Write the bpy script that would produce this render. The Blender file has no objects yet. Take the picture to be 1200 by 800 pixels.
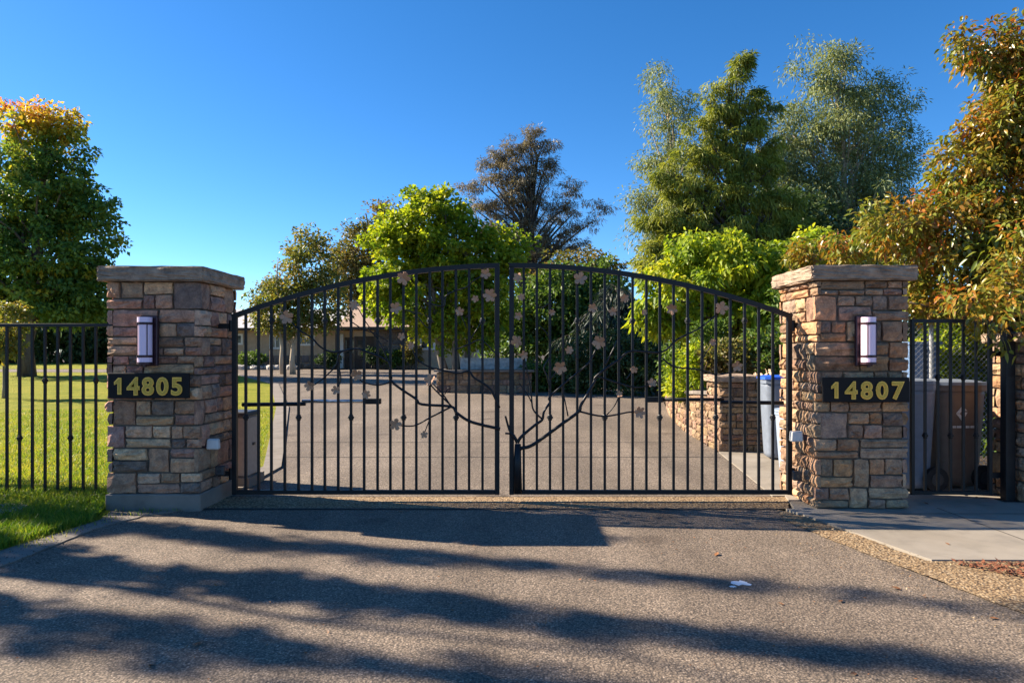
import bpy, bmesh, math, random
import numpy as np
from mathutils import Vector, Matrix
R = math.radians
sc = bpy.context.scene
col = sc.collection

# ------------------------------------------------------------------ camera, sky, sun, exposure
CZ, HOR, FP = 1.62, 412.0, 800.0        # camera height, horizon row and focal length (photo pixels)
cam = bpy.data.objects.new('camera', bpy.data.cameras.new('camera'))
col.objects.link(cam); sc.camera = cam
cam.location = (0, 0, CZ); cam.rotation_euler = (R(90), 0, 0)
cam.data.sensor_width = 36; cam.data.lens = 24; cam.data.shift_y = 0.010
cam.data.clip_start = 0.05; cam.data.clip_end = 3000

SUN_EL = 31.0
SUN_DIR = Vector((-0.957 * math.cos(R(SUN_EL)), 0.29 * math.cos(R(SUN_EL)), math.sin(R(SUN_EL)))).normalized()
world = bpy.data.worlds.new('World'); sc.world = world; world.use_nodes = True
nt = world.node_tree; nt.nodes.clear()
wo = nt.nodes.new('ShaderNodeOutputWorld'); bg = nt.nodes.new('ShaderNodeBackground')
sky = nt.nodes.new('ShaderNodeTexSky'); sky.sky_type = 'NISHITA'; sky.sun_disc = False
sky.sun_elevation = R(SUN_EL); sky.sun_rotation = math.atan2(SUN_DIR.x, SUN_DIR.y)
sky.air_density = 0.72; sky.dust_density = 0.1; sky.ozone_density = 4.0; sky.altitude = 100
hs = nt.nodes.new('ShaderNodeHueSaturation'); hs.inputs['Saturation'].default_value = 1.24; hs.inputs['Hue'].default_value = 0.500
nt.links.new(sky.outputs[0], hs.inputs['Color']); nt.links.new(hs.outputs[0], bg.inputs[0])
bg.inputs[1].default_value = 0.074
nt.links.new(bg.outputs[0], wo.inputs[0])
sl = bpy.data.lights.new('sun', 'SUN'); sl.energy = 4.8; sl.angle = R(0.55); sl.color = (1.0, 0.86, 0.68)
so = bpy.data.objects.new('sun', sl); col.objects.link(so)
so.rotation_euler = SUN_DIR.to_track_quat('Z', 'Y').to_euler(); so.location = (-30, 20, 30)
sc.view_settings.view_transform = 'Standard'; sc.view_settings.look = 'None'
sc.view_settings.gamma = 1.0; sc.view_settings.use_curve_mapping = False
sc.view_settings.exposure = 1.64

# ------------------------------------------------------------------ placing helpers
def P(px, py, d):
    return Vector(((px - 600) * d / FP, d, CZ + (HOR - py) * d / FP))
def gz(y):
    return 0.0 if y < 12 else 0.011 * (min(y, 80) - 12)
def G(px, py):                       # ground point seen at a photo pixel
    k = (py - HOR) / FP
    d = CZ / k
    if d > 12: d = (CZ + 0.132) / (k + 0.011)
    return ((px - 600) * d / FP, d)

# ------------------------------------------------------------------ materials
M = {}
def mat(name):
    m = bpy.data.materials.new(name); m.use_nodes = True; M[name] = m
    t = m.node_tree; b = t.nodes['Principled BSDF']
    return m, t, b
def N(t, kind, **kw):
    n = t.nodes.new(kind)
    for k, v in kw.items():
        if k in n.inputs.keys(): n.inputs[k].default_value = v
        else: setattr(n, k, v)
    return n
def ramp(t, stops, interp='LINEAR'):
    r = t.nodes.new('ShaderNodeValToRGB'); e = r.color_ramp.elements; r.color_ramp.interpolation = interp
    while len(e) < len(stops): e.new(0.5)
    for i, (p, c) in enumerate(stops):
        e[i].position = p; e[i].color = (c[0], c[1], c[2], 1)
    return r
def mixc(t, a, b, f, mode='MIX'):
    n = t.nodes.new('ShaderNodeMix'); n.data_type = 'RGBA'; n.blend_type = mode
    for i, v in ((0, f), (6, a), (7, b)):
        if hasattr(v, 'links'): t.links.new(v, n.inputs[i])
        elif isinstance(v, (int, float)): n.inputs[i].default_value = v
        else: n.inputs[i].default_value = (v[0], v[1], v[2], 1)
    return n.outputs[2]
def objco(t):
    return t.nodes.new('ShaderNodeTexCoord').outputs['Object']
def bump(t, b, h, strength, dist):
    n = t.nodes.new('ShaderNodeBump'); n.inputs['Strength'].default_value = strength
    n.inputs['Distance'].default_value = dist
    t.links.new(h, n.inputs['Height']); t.links.new(n.outputs[0], b.inputs['Normal'])
    return n
def noise(t, co, scale, detail=4, rough=.55):
    n = N(t, 'ShaderNodeTexNoise'); n.inputs['Scale'].default_value = scale
    n.inputs['Detail'].default_value = detail; n.inputs['Roughness'].default_value = rough
    t.links.new(co, n.inputs['Vector']); return n
def flat(name, c, rough=.5, metal=0.0, nscale=30, var=.25, bumpd=0.0, spec=.5):
    m, t, b = mat(name); co = objco(t); n = noise(t, co, nscale)
    lo = [x * (1 - var) for x in c]; hi = [min(1, x * (1 + var)) for x in c]
    r = ramp(t, [(.3, lo), (.7, hi)]); t.links.new(n.outputs[0], r.inputs[0])
    t.links.new(r.outputs[0], b.inputs['Base Color'])
    b.inputs['Roughness'].default_value = rough; b.inputs['Metallic'].default_value = metal
    b.inputs['Specular IOR Level'].default_value = spec
    if bumpd: bump(t, b, n.outputs[0], .6, bumpd)
    return m

def aggregate(name, stones, tone, dark, size, bumpd, big=.25, wear=(.8, 1.15), tracks=False):
    """asphalt or gravel: voronoi pebbles in several colours with worn patches"""
    m, t, b = mat(name); co = objco(t)
    v = N(t, 'ShaderNodeTexVoronoi'); v.inputs['Scale'].default_value = 1 / size
    v.inputs['Randomness'].default_value = 1.0
    t.links.new(co, v.inputs['Vector'])
    sep = t.nodes.new('ShaderNodeSeparateColor'); t.links.new(v.outputs['Color'], sep.inputs[0])
    k = len(stones); r = ramp(t, [((i + .5) / k, c) for i, c in enumerate(stones)]); t.links.new(sep.outputs[0], r.inputs[0])
    # the gaps between pebbles
    rd = ramp(t, [(.25, (1, 1, 1)), (.75, (0, 0, 0))]); t.links.new(v.outputs['Distance'], rd.inputs[0])
    c1 = mixc(t, dark, r.outputs[0], rd.outputs[0])
    n1 = noise(t, co, big, 5, .6); rw = ramp(t, [(.3, (wear[0],) * 3), (.72, (wear[1],) * 3)])
    t.links.new(n1.outputs[0], rw.inputs[0])
    c2 = mixc(t, c1, rw.outputs[0], 1.0, 'MULTIPLY')
    n2 = noise(t, co, 2.3, 6, .65); rt = ramp(t, [(.35, tone), (.68, (1, 1, 1))]); t.links.new(n2.outputs[0], rt.inputs[0])
    c3 = mixc(t, c2, rt.outputs[0], .8, 'MULTIPLY')
    if tracks:
        mp = N(t, 'ShaderNodeMapping'); mp.inputs['Scale'].default_value = (.55, .07, 1); t.links.new(co, mp.inputs['Vector'])
        n4 = noise(t, mp.outputs[0], 2.2, 3, .5); r4 = ramp(t, [(.38, (.80, .79, .78)), (.62, (1.12, 1.11, 1.09))]); t.links.new(n4.outputs[0], r4.inputs[0])
        c3 = mixc(t, c3, r4.outputs[0], 1.0, 'MULTIPLY')
        n5 = noise(t, co, 1.1, 2, .4); r5 = ramp(t, [(.27, (.62, .6, .6)), (.34, (1, 1, 1))]); t.links.new(n5.outputs[0], r5.inputs[0])
        c3 = mixc(t, c3, r5.outputs[0], .8, 'MULTIPLY')
        n6 = noise(t, co, 55, 3, .7); r6 = ramp(t, [(.32, (.55, .54, .54)), (.55, (1.05, 1.04, 1.03))]); t.links.new(n6.outputs[0], r6.inputs[0])
        c3 = mixc(t, c3, r6.outputs[0], .7, 'MULTIPLY')
    t.links.new(c3, b.inputs['Base Color']); b.inputs['Roughness'].default_value = .85
    b.inputs['Specular IOR Level'].default_value = .3
    inv = N(t, 'ShaderNodeMath', operation='SUBTRACT'); inv.inputs[0].default_value = 1
    t.links.new(v.outputs['Distance'], inv.inputs[1])
    add = N(t, 'ShaderNodeMath', operation='MULTIPLY'); t.links.new(inv.outputs[0], add.inputs[0]); t.links.new(sep.outputs[1], add.inputs[1])
    bump(t, b, add.outputs[0], 1.0, bumpd)
    return m

aggregate('asphalt', [(.22, .17, .13), (.28, .22, .165), (.34, .265, .20), (.25, .20, .15), (.50, .40, .31), (.16, .13, .105), (.31, .24, .175)],
          (.82, .81, .80), (.10, .083, .068), .0125, .005, tracks=True)
aggregate('driveway', [(.20, .165, .135), (.29, .235, .185), (.35, .285, .225), (.24, .2, .165), (.48, .40, .33), (.16, .14, .12)],
          (.84, .83, .83), (.10, .082, .064), .015, .004, tracks=True)
aggregate('granite', [(.42, .29, .16), (.50, .37, .21), (.34, .23, .12), (.58, .46, .30), (.28, .20, .12)],
          (.85, .8, .75), (.14, .09, .05), .020, .012)
aggregate('soil', [(.10, .07, .045), (.14, .10, .06), (.07, .05, .035)], (.8, .8, .8), (.04, .03, .02), .03, .01)
def concrete(name, c, scale=3.0):
    m, t, b = mat(name); co = objco(t)
    n = noise(t, co, scale, 8, .65); n2 = noise(t, co, 160, 2); n3 = noise(t, co, scale * .3, 3)
    r = ramp(t, [(.28, [x * .72 for x in c]), (.5, c), (.75, [min(1, x * 1.15) for x in c])]); t.links.new(n.outputs[0], r.inputs[0])
    r3 = ramp(t, [(.35, (.8, .78, .74)), (.6, (1, 1, 1))]); t.links.new(n3.outputs[0], r3.inputs[0])
    t.links.new(mixc(t, r.outputs[0], r3.outputs[0], .8, 'MULTIPLY'), b.inputs['Base Color']); b.inputs['Roughness'].default_value = .85
    bump(t, b, mixc(t, n.outputs[0], n2.outputs[0], .5), .5, .006)
concrete('concrete', (.26, .23, .19)); concrete('kerb_concrete', (.19, .165, .14), 5); concrete('footing', (.19, .165, .14), 5)
concrete('mortar', (.13, .105, .085), 14)
def capmat():
    m, t, b = mat('cap'); co = objco(t)
    n = noise(t, co, 7, 9, .7); n2 = noise(t, co, 45, 4, .7)
    r = ramp(t, [(.3, (.12, .09, .068)), (.5, (.30, .215, .15)), (.7, (.44, .325, .23))]); t.links.new(n.outputs[0], r.inputs[0])
    t.links.new(r.outputs[0], b.inputs['Base Color']); b.inputs['Roughness'].default_value = .9
    bump(t, b, mixc(t, n.outputs[0], n2.outputs[0], .5), .9, .02)
capmat()
def stonemat():                      # colour of each stone comes from its own object colour
    m, t, b = mat('stone'); co = objco(t)
    oi = t.nodes.new('ShaderNodeObjectInfo')
    off = N(t, 'ShaderNodeVectorMath', operation='MULTIPLY_ADD')
    cmb = t.nodes.new('ShaderNodeCombineXYZ')
    for i in range(3): t.links.new(oi.outputs['Random'], cmb.inputs[i])
    t.links.new(cmb.outputs[0], off.inputs[0]); off.inputs[1].default_value = (37, 91, 53)
    geo = t.nodes.new('ShaderNodeNewGeometry'); t.links.new(geo.outputs['Position'], off.inputs[2])
    n = noise(t, off.outputs[0], 11, 7, .68); n2 = noise(t, off.outputs[0], 60, 5, .7)
    r = ramp(t, [(.3, (.52, .50, .52)), (.52, (1, 1, 1)), (.72, (1.5, 1.4, 1.25))]); t.links.new(n.outputs[0], r.inputs[0])
    c = mixc(t, oi.outputs['Color'], r.outputs[0], 1.0, 'MULTIPLY')
    r2 = ramp(t, [(.35, (.72, .70, .70)), (.6, (1.12, 1.1, 1.06))]); t.links.new(n2.outputs[0], r2.inputs[0])
    t.links.new(mixc(t, c, r2.outputs[0], .8, 'MULTIPLY'), b.inputs['Base Color'])
    b.inputs['Roughness'].default_value = .92; b.inputs['Specular IOR Level'].default_value = .25
    bump(t, b, mixc(t, n.outputs[0], n2.outputs[0], .5), 1.0, .026)
stonemat()
flat('iron', (.008, .009, .011), .45, .0, 60, .3, .0008, .32)
flat('copper', (.42, .235, .135), .5, .2, 25, .35)
flat('bronze', (.045, .018, .026), .45, .3, 30, .3)
flat('gold', (.88, .53, .09), .4, .25, 60, .15)
flat('old_gold', (.55, .34, .035), .45, .1, 60, .2)
flat('plate_black', (.006, .006, .007), .55, 0, 20, .2, 0, .2)
flat('steel', (.62, .60, .58), .3, .8, 20, .1)
flat('opener_box', (.30, .27, .24), .6, 0, 20, .1)
flat('grey_plastic', (.16, .19, .24), .45, 0, 12, .12)
flat('pale_plastic', (.25, .32, .42), .45, 0, 12, .12)
flat('brown_plastic', (.15, .105, .078), .5, 0, 12, .15)
flat('blue_plastic', (.02, .10, .55), .4, 0, 12, .12)
flat('dark_plastic', (.03, .032, .035), .5, 0, 12, .2)
flat('slate_blue', (.10, .17, .30), .5, 0, 12, .15)
flat('rubber', (.015, .015, .016), .8, 0, 30, .2)
flat('print_white', (.62, .60, .56), .6, 0, 30, .1)
flat('white_paint', (.74, .72, .68), .6, 0, 12, .08)
flat('sensor_white', (.55, .54, .52), .5, 0, 12, .08)
flat('siding', (.50, .36, .24), .8, 0, 4, .12)
flat('shingle', (.38, .27, .20), .9, 0, 9, .3, .02)
flat('grey_roof', (.46, .46, .48), .8, 0, 4, .15)
flat('dark_wood', (.05, .032, .022), .6, 0, 10, .3)
flat('galvanized', (.34, .35, .36), .45, .5, 20, .15)
flat('rock', (.42, .39, .36), .9, 0, 7, .35, .03)
flat('dry_leaf', (.24, .10, .035), .7, 0, 14, .5)
flat('mulch', (.16, .055, .025), .9, 0, 40, .5, .004)
flat('paint_splash', (.75, .76, .78), .8, 0, 40, .05)
flat('seam', (.045, .04, .036), .9, 0, 30, .3)
def glassy(name, c):
    m, t, b = mat(name); b.inputs['Base Color'].default_value = (*c, 1); b.inputs['Roughness'].default_value = .08
glassy('window_glass', (.03, .04, .045))
def tube_glass():
    m, t, b = mat('frosted_glass'); b.inputs['Base Color'].default_value = (.80, .62, .76, 1); b.inputs['Roughness'].default_value = .35
    b.inputs['Subsurface Weight'].default_value = .25; b.inputs['Subsurface Radius'].default_value = (.04, .04, .04)
tube_glass()
def bark(name, a, c, scale=6):
    m, t, b = mat(name); co = objco(t)
    mp = N(t, 'ShaderNodeMapping'); mp.inputs['Scale'].default_value = (1, 1, .18); t.links.new(co, mp.inputs['Vector'])
    n = noise(t, mp.outputs[0], scale, 8, .7); r = ramp(t, [(.35, a), (.65, c)]); t.links.new(n.outputs[0], r.inputs[0])
    t.links.new(r.outputs[0], b.inputs['Base Color']); b.inputs['Roughness'].default_value = .9; bump(t, b, n.outputs[0], .9, .03)
bark('bark_brown', (.06, .042, .03), (.16, .115, .08)); bark('bark_grey', (.10, .085, .07), (.26, .22, .18))
bark('bark_pale', (.28, .22, .16), (.52, .42, .30), 3); bark('bark_dark', (.03, .024, .02), (.09, .07, .055))
GAIN = {'leaf_dark': 1.45, 'leaf_green': 1.4, 'leaf_maple_autumn': 1.55, 'grass_blade': 1.0, 'leaf_red': 1.05, 'leaf_spruce': 1.0}
def leafmat(name, cols, trans=.4, rough=.5, spec=.35):
    m, t, b = mat(name)
    a = t.nodes.new('ShaderNodeAttribute'); a.attribute_name = 'rnd'
    k = len(cols) - 1; cols = [tuple(min(.6, v * GAIN.get(name, 1.2)) for v in c) for c in cols]
    r = ramp(t, [(i / k, c) for i, c in enumerate(cols)]); t.links.new(a.outputs['Fac'], r.inputs[0])
    t.links.new(r.outputs[0], b.inputs['Base Color']); b.inputs['Roughness'].default_value = rough
    b.inputs['Specular IOR Level'].default_value = spec
    tr = t.nodes.new('ShaderNodeBsdfTranslucent')
    t.links.new(mixc(t, r.outputs[0], (1.25, 1.2, .6), 1.0, 'MULTIPLY'), tr.inputs[0])
    mx = t.nodes.new('ShaderNodeMixShader'); mx.inputs[0].default_value = trans
    t.links.new(b.outputs[0], mx.inputs[1]); t.links.new(tr.outputs[0], mx.inputs[2])
    t.links.new(mx.outputs[0], t.nodes['Material Output'].inputs[0])
leafmat('leaf_maple_autumn', [(.05, .10, .025), (.08, .14, .028), (.20, .22, .03), (.44, .29, .03), (.44, .17, .05), (.33, .10, .07)], .45)
leafmat('leaf_bright', [(.06, .11, .012), (.13, .20, .015), (.26, .31, .02), (.42, .40, .03)], .55)
leafmat('leaf_yellowgreen', [(.07, .13, .014), (.17, .25, .018), (.32, .37, .025), (.48, .44, .04)], .5)
leafmat('leaf_green', [(.035, .075, .015), (.07, .12, .022), (.12, .17, .03)], .4)
leafmat('leaf_dark', [(.016, .036, .012), (.034, .062, .020), (.06, .09, .028)], .3)
leafmat('leaf_olive', [(.05, .07, .02), (.10, .11, .03), (.16, .12, .035), (.22, .14, .03)], .4)
leafmat('leaf_birch', [(.05, .085, .02), (.10, .13, .03), (.18, .17, .04), (.30, .18, .03)], .45)
leafmat('leaf_cedar', [(.07, .10, .02), (.15, .185, .028), (.25, .27, .04), (.34, .34, .06)], .35)
leafmat('leaf_dead_cedar', [(.08, .075, .055), (.14, .12, .08), (.20, .165, .105), (.28, .22, .14)], .25)
leafmat('leaf_eucalyptus', [(.08, .12, .055), (.15, .19, .08), (.23, .26, .10), (.32, .33, .14)], .35)
leafmat('leaf_red', [(.06, .10, .018), (.13, .17, .022), (.22, .23, .03), (.27, .19, .028), (.34, .14, .02), (.42, .10, .012)], .35, .32, .5)
leafmat('leaf_pink', [(.09, .13, .025), (.17, .16, .05), (.26, .16, .10)], .4)
leafmat('leaf_spruce', [(.012, .026, .018), (.025, .045, .032), (.045, .068, .048)], .2)
leafmat('grass_blade', [(.06, .14, .014), (.13, .23, .02), (.28, .32, .035), (.40, .36, .07)], .45)
def lawnmat():
    m, t, b = mat('lawn'); co = objco(t)
    n = noise(t, co, .9, 6, .6); n2 = noise(t, co, 45, 4, .7); n3 = noise(t, co, 7, 5, .7)
    r = ramp(t, [(.3, (.19, .22, .022)), (.5, (.29, .29, .035)), (.7, (.38, .33, .055))]); t.links.new(n.outputs[0], r.inputs[0])
    r2 = ramp(t, [(.3, (.55, .62, .5)), (.65, (1.2, 1.15, 1.1))]); t.links.new(n2.outputs[0], r2.inputs[0])
    r3 = ramp(t, [(.35, (.75, .85, .7)), (.65, (1.1, 1.05, 1))]); t.links.new(n3.outputs[0], r3.inputs[0])
    t.links.new(mixc(t, mixc(t, r.outputs[0], r2.outputs[0], 1, 'MULTIPLY'), r3.outputs[0], 1, 'MULTIPLY'), b.inputs['Base Color'])
    b.inputs['Roughness'].default_value = .9; b.inputs['Specular IOR Level'].default_value = .1
    bump(t, b, n2.outputs[0], 1, .05)
lawnmat()

# ------------------------------------------------------------------ mesh helpers
def tag(o, label=None, cat=None, group=None, kind=None):
    if label: o['label'] = label
    if cat: o['category'] = cat
    if group: o['group'] = group
    if kind: o['kind'] = kind
    return o
def empty(name, loc, label, cat, group=None, rz=0):
    o = bpy.data.objects.new(name, None); col.objects.link(o); o.location = loc; o.rotation_euler.z = rz
    o.empty_display_size = .2
    return tag(o, label, cat, group)
def link(name, me, parent=None, loc=None):
    o = bpy.data.objects.new(name, me); col.objects.link(o)
    if parent: o.parent = parent
    if loc is not None: o.location = loc
    return o
class MB:
    def __init__(s): s.v = []; s.f = []
    def box(s, c, size, rz=0, taper=1.0, rx=0):
        m = Matrix.Translation(Vector(c)) @ Matrix.Rotation(rz, 4, 'Z') @ Matrix.Rotation(rx, 4, 'Y')
        k = len(s.v); hx, hy, hz = (q / 2 for q in size)
        for z, q in ((-hz, 1), (hz, taper)):
            for x, y in ((-hx, -hy), (hx, -hy), (hx, hy), (-hx, hy)):
                s.v.append(m @ Vector((x * q, y * q, z)))
        for f in ((3, 2, 1, 0), (4, 5, 6, 7), (0, 1, 5, 4), (1, 2, 6, 5), (2, 3, 7, 6), (3, 0, 4, 7)):
            s.f.append([k + i for i in f])
        return s
    def span(s, a, b):
        return s.box([(a[i] + b[i]) / 2 for i in range(3)], [abs(b[i] - a[i]) for i in range(3)])
    def tube(s, path, rad, n=8, sq=False):
        path = [Vector(p) for p in path]
        if not hasattr(rad, '__len__'): rad = [rad] * len(path)
        k = len(s.v); prev = None
        for i, p in enumerate(path):
            d = (path[min(i + 1, len(path) - 1)] - path[max(i - 1, 0)]).normalized()
            if prev is None:
                up = Vector((0, 1, 0)) if abs(d.y) < .9 else Vector((1, 0, 0))
                x = d.cross(up).normalized()
            else:
                x = (prev - d * prev.dot(d)).normalized()
            prev = x; y = d.cross(x)
            for j in range(n):
                a = 2 * math.pi * (j + (.5 if sq else 0)) / n
                q = rad[i] * (1.4142 if sq else 1)
                s.v.append(p + (x * math.cos(a) + y * math.sin(a)) * q)
        for i in range(len(path) - 1):
            for j in range(n):
                a = k + i * n + j; b = k + i * n + (j + 1) % n
                s.f.append([a, b, b + n, a + n])
        s.f.append([k + j for j in reversed(range(n))]); e = k + (len(path) - 1) * n
        s.f.append([e + j for j in range(n)])
        return s
    def prism(s, pts, axis, lo, hi):          # outline in 2D pushed along an axis
        k = len(s.v); n = len(pts)
        for w in (lo, hi):
            for p in pts:
                q = list(p); q.insert(axis, w); s.v.append(Vector(q))
        s.f.append([k + i for i in range(n)]); s.f.append([k + n + i for i in reversed(range(n))])
        for i in range(n):
            j = (i + 1) % n; s.f.append([k + j, k + i, k + n + i, k + n + j])
        return s
    def mesh(s, name, m=None, smooth=False, bevel=0):
        bm = bmesh.new(); vs = [bm.verts.new(v) for v in s.v]
        for f in s.f:
            try: bm.faces.new([vs[i] for i in f])
            except ValueError: pass
        bmesh.ops.recalc_face_normals(bm, faces=bm.faces)
        if bevel:
            bmesh.ops.bevel(bm, geom=[e for e in bm.edges if e.is_manifold and e.calc_face_angle(0) > .6], offset=bevel, segments=1, affect='EDGES')
        me = bpy.data.meshes.new(name); bm.to_mesh(me); bm.free()
        if m: me.materials.append(M[m])
        if smooth: me.polygons.foreach_set('use_smooth', [True] * len(me.polygons))
        return me
    def build(s, name, m, parent=None, loc=None, smooth=False, bevel=0):
        return link(name, s.mesh(name, m, smooth, bevel), parent, loc)
def npmesh(name, V, F, m, rnd=None, smooth=False):
    V = np.asarray(V, np.float32); F = np.asarray(F, np.int32); n, k = F.shape
    me = bpy.data.meshes.new(name)
    me.vertices.add(len(V)); me.vertices.foreach_set('co', V.ravel())
    me.loops.add(n * k); me.loops.foreach_set('vertex_index', F.ravel())
    me.polygons.add(n); me.polygons.foreach_set('loop_start', np.arange(0, n * k, k, dtype=np.int32))
    me.polygons.foreach_set('loop_total', np.full(n, k, np.int32))
    if rnd is not None:
        a = me.attributes.new('rnd', 'FLOAT', 'FACE'); a.data.foreach_set('value', np.asarray(rnd, np.float32))
    me.update(calc_edges=True)
    if smooth: me.polygons.foreach_set('use_smooth', np.ones(n, bool))
    me.materials.append(M[m]); return me
def roughen(poly, amp, step=.06):
    from mathutils import noise as mn
    out = []
    for (a, b) in zip(poly, poly[1:] + poly[:1]):
        L = math.hypot(b[0] - a[0], b[1] - a[1]); near = max(abs(a[0]), abs(b[0])) < 9 and max(a[1], b[1]) < 9.6 and min(a[1], b[1]) > .5
        n = max(1, int(L / step)) if near else 1
        for i in range(n):
            x = a[0] + (b[0] - a[0]) * i / n; y = a[1] + (b[1] - a[1]) * i / n
            if near and i:
                v = mn.noise_vector(Vector((x * 3, y * 3, 1))) + mn.noise_vector(Vector((x * 13, y * 13, 5))) * .6
                x += v.x * amp; y += v.y * amp
            out.append((x, y))
    return out
def sheet(name, poly, off, m, kind='structure', cuts=(12, 80), thick=0, rough=0):
    if rough: poly = roughen(poly, rough)
    bm = bmesh.new(); f = bm.faces.new([bm.verts.new((x, y, 0)) for x, y in poly])
    for c in cuts:
        bmesh.ops.bisect_plane(bm, geom=bm.verts[:] + bm.edges[:] + bm.faces[:], plane_co=(0, c, 0), plane_no=(0, 1, 0))
    bmesh.ops.triangulate(bm, faces=bm.faces)
    bmesh.ops.recalc_face_normals(bm, faces=bm.faces)
    if bm.faces[:][0].normal.z < 0: bmesh.ops.reverse_faces(bm, faces=bm.faces)
    if thick:
        r = bmesh.ops.extrude_face_region(bm, geom=bm.faces[:])
        for g in r['geom']:
            if isinstance(g, bmesh.types.BMVert): g.co.z += thick
        for v in bm.verts: v.co.z -= thick
        bmesh.ops.recalc_face_normals(bm, faces=bm.faces)
    for v in bm.verts: v.co.z += gz(v.co.y) + off
    me = bpy.data.meshes.new(name); bm.to_mesh(me); bm.free(); me.materials.append(M[m])
    o = link(name, me); return tag(o, kind=kind)

# ------------------------------------------------------------------ ground, road, driveway
sheet('ground', [(-900, -300), (900, -300), (900, 1500), (-900, 1500)], -.02, 'soil')
LAWN = [(-60, 5.0), (-4.25, 5.0), (-3.95, 6.55), (-4.08, 6.9), (-4.08, 7.95), (-3.6, 8.1), (-3.45, 9.5), (-6.45, 18.7), (-10.6, 30), (-16.9, 41.0), (-40, 43.5), (-60, 44), (-60, 60), (-120, 60), (-120, 0), (-60, 0)]
sheet('lawn', LAWN, 0.012, 'lawn')
sheet('far_lawn', [(-60, 44.01), (-40, 43.6), (-40, 48), (-24, 48), (-24, 62), (-120, 62), (-120, 60.2), (-60.2, 60.2)], 0.008, 'lawn')
ROAD = [(-14, -16), (14, -16), (6.0, 1.5), (3.45, 3.6), (3.12, 4.4), (2.92, 5.2), (2.72, 6.1), (2.62, 6.6), (2.75, 7.02), (-3.25, 7.02), (-3.62, 6.75), (-3.78, 6.2), (-3.84, 5.0), (-4.6, 2.5), (-8, -2)]
sheet('road', ROAD, 0.0, 'asphalt', thick=.03)
sheet('apron_band', [(-3.3, 7.028), (2.85, 7.028), (3.1, 7.62), (-3.2, 7.62)], .003, 'granite', rough=.02)
sheet('drain_seam', [(-3.2, 7.0), (2.7, 7.0), (2.7, 7.05), (-3.2, 7.05)], .008, 'seam')
DRIVE = [(-3.15, 7.63), (-3.2, 9.5), (-6.1, 18.7), (-10.25, 30), (-16.9, 41.5), (-40, 43.9), (-40, 47.8), (-2, 47.8), (-1.5, 30), (8, 30), (6.4, 24), (4.75, 21.6), (3.78, 16.1), (3.45, 13.5), (3.35, 11.3), (3.0, 8.4), (2.9, 7.63)]
sheet('driveway', DRIVE, .004, 'driveway')
for yy in (10.45, 12.15):
    sheet('driveway_seam', [(-3.3 - (yy - 9.5) * .3, yy), (3.2, yy), (3.2, yy + .03), (-3.3 - (yy - 9.5) * .3, yy + .03)], .0085, 'seam')
STRIP = [(-3.16, 8.0), (-3.21, 9.5), (-6.11, 18.7), (-10.26, 30), (-16.9, 41.4)]
sheet('mow_strip', STRIP + [(-16.95, 41.0), (-10.6, 30), (-6.46, 18.7), (-3.46, 9.5), (-3.42, 8.0)], .03, 'kerb_concrete', thick=.05)
sheet('bin_pad', [(2.91, 7.63), (3.01, 8.4), (3.33, 11.0), (4.6, 11.0), (6.6, 11.0), (6.6, 7.66), (3.1, 7.64)], .012, 'concrete', thick=.03)
sheet('kerb_edge', [(-3.25, 7.015), (-3.64, 6.745), (-3.80, 6.19), (-3.86, 5.0), (-4.6, 2.55), (-4.95, 2.6), (-4.24, 5.0), (-3.97, 6.5), (-4.05, 6.9), (-3.2, 6.93)], .010, 'kerb_concrete', thick=.04, rough=.04)
sheet('front_walk', [(2.80, 6.98), (2.92, 6.55), (3.24, 5.27), (9, 5.22), (9, 7.64), (3.05, 7.63), (2.9, 7.0)], .018, 'concrete', thick=.04)
for xx in (4.35, 5.9): sheet('walk_joint', [(xx, 5.26), (xx + .012, 5.26), (xx + .012, 7.0), (xx, 7.0)], .0215, 'seam')
sheet('walk_joint', [(2.95, 6.74), (8.9, 6.74), (8.9, 6.752), (2.95, 6.752)], .0225, 'seam')
sheet('granite_strip', [(2.70, 6.98), (2.60, 6.6), (2.70, 6.1), (2.90, 5.2), (3.10, 4.4), (3.43, 3.6), (5.97, 1.5), (9, 1.5), (9, 5.24), (3.2, 5.28), (2.9, 6.6)], .007, 'granite', rough=.045)

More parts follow.
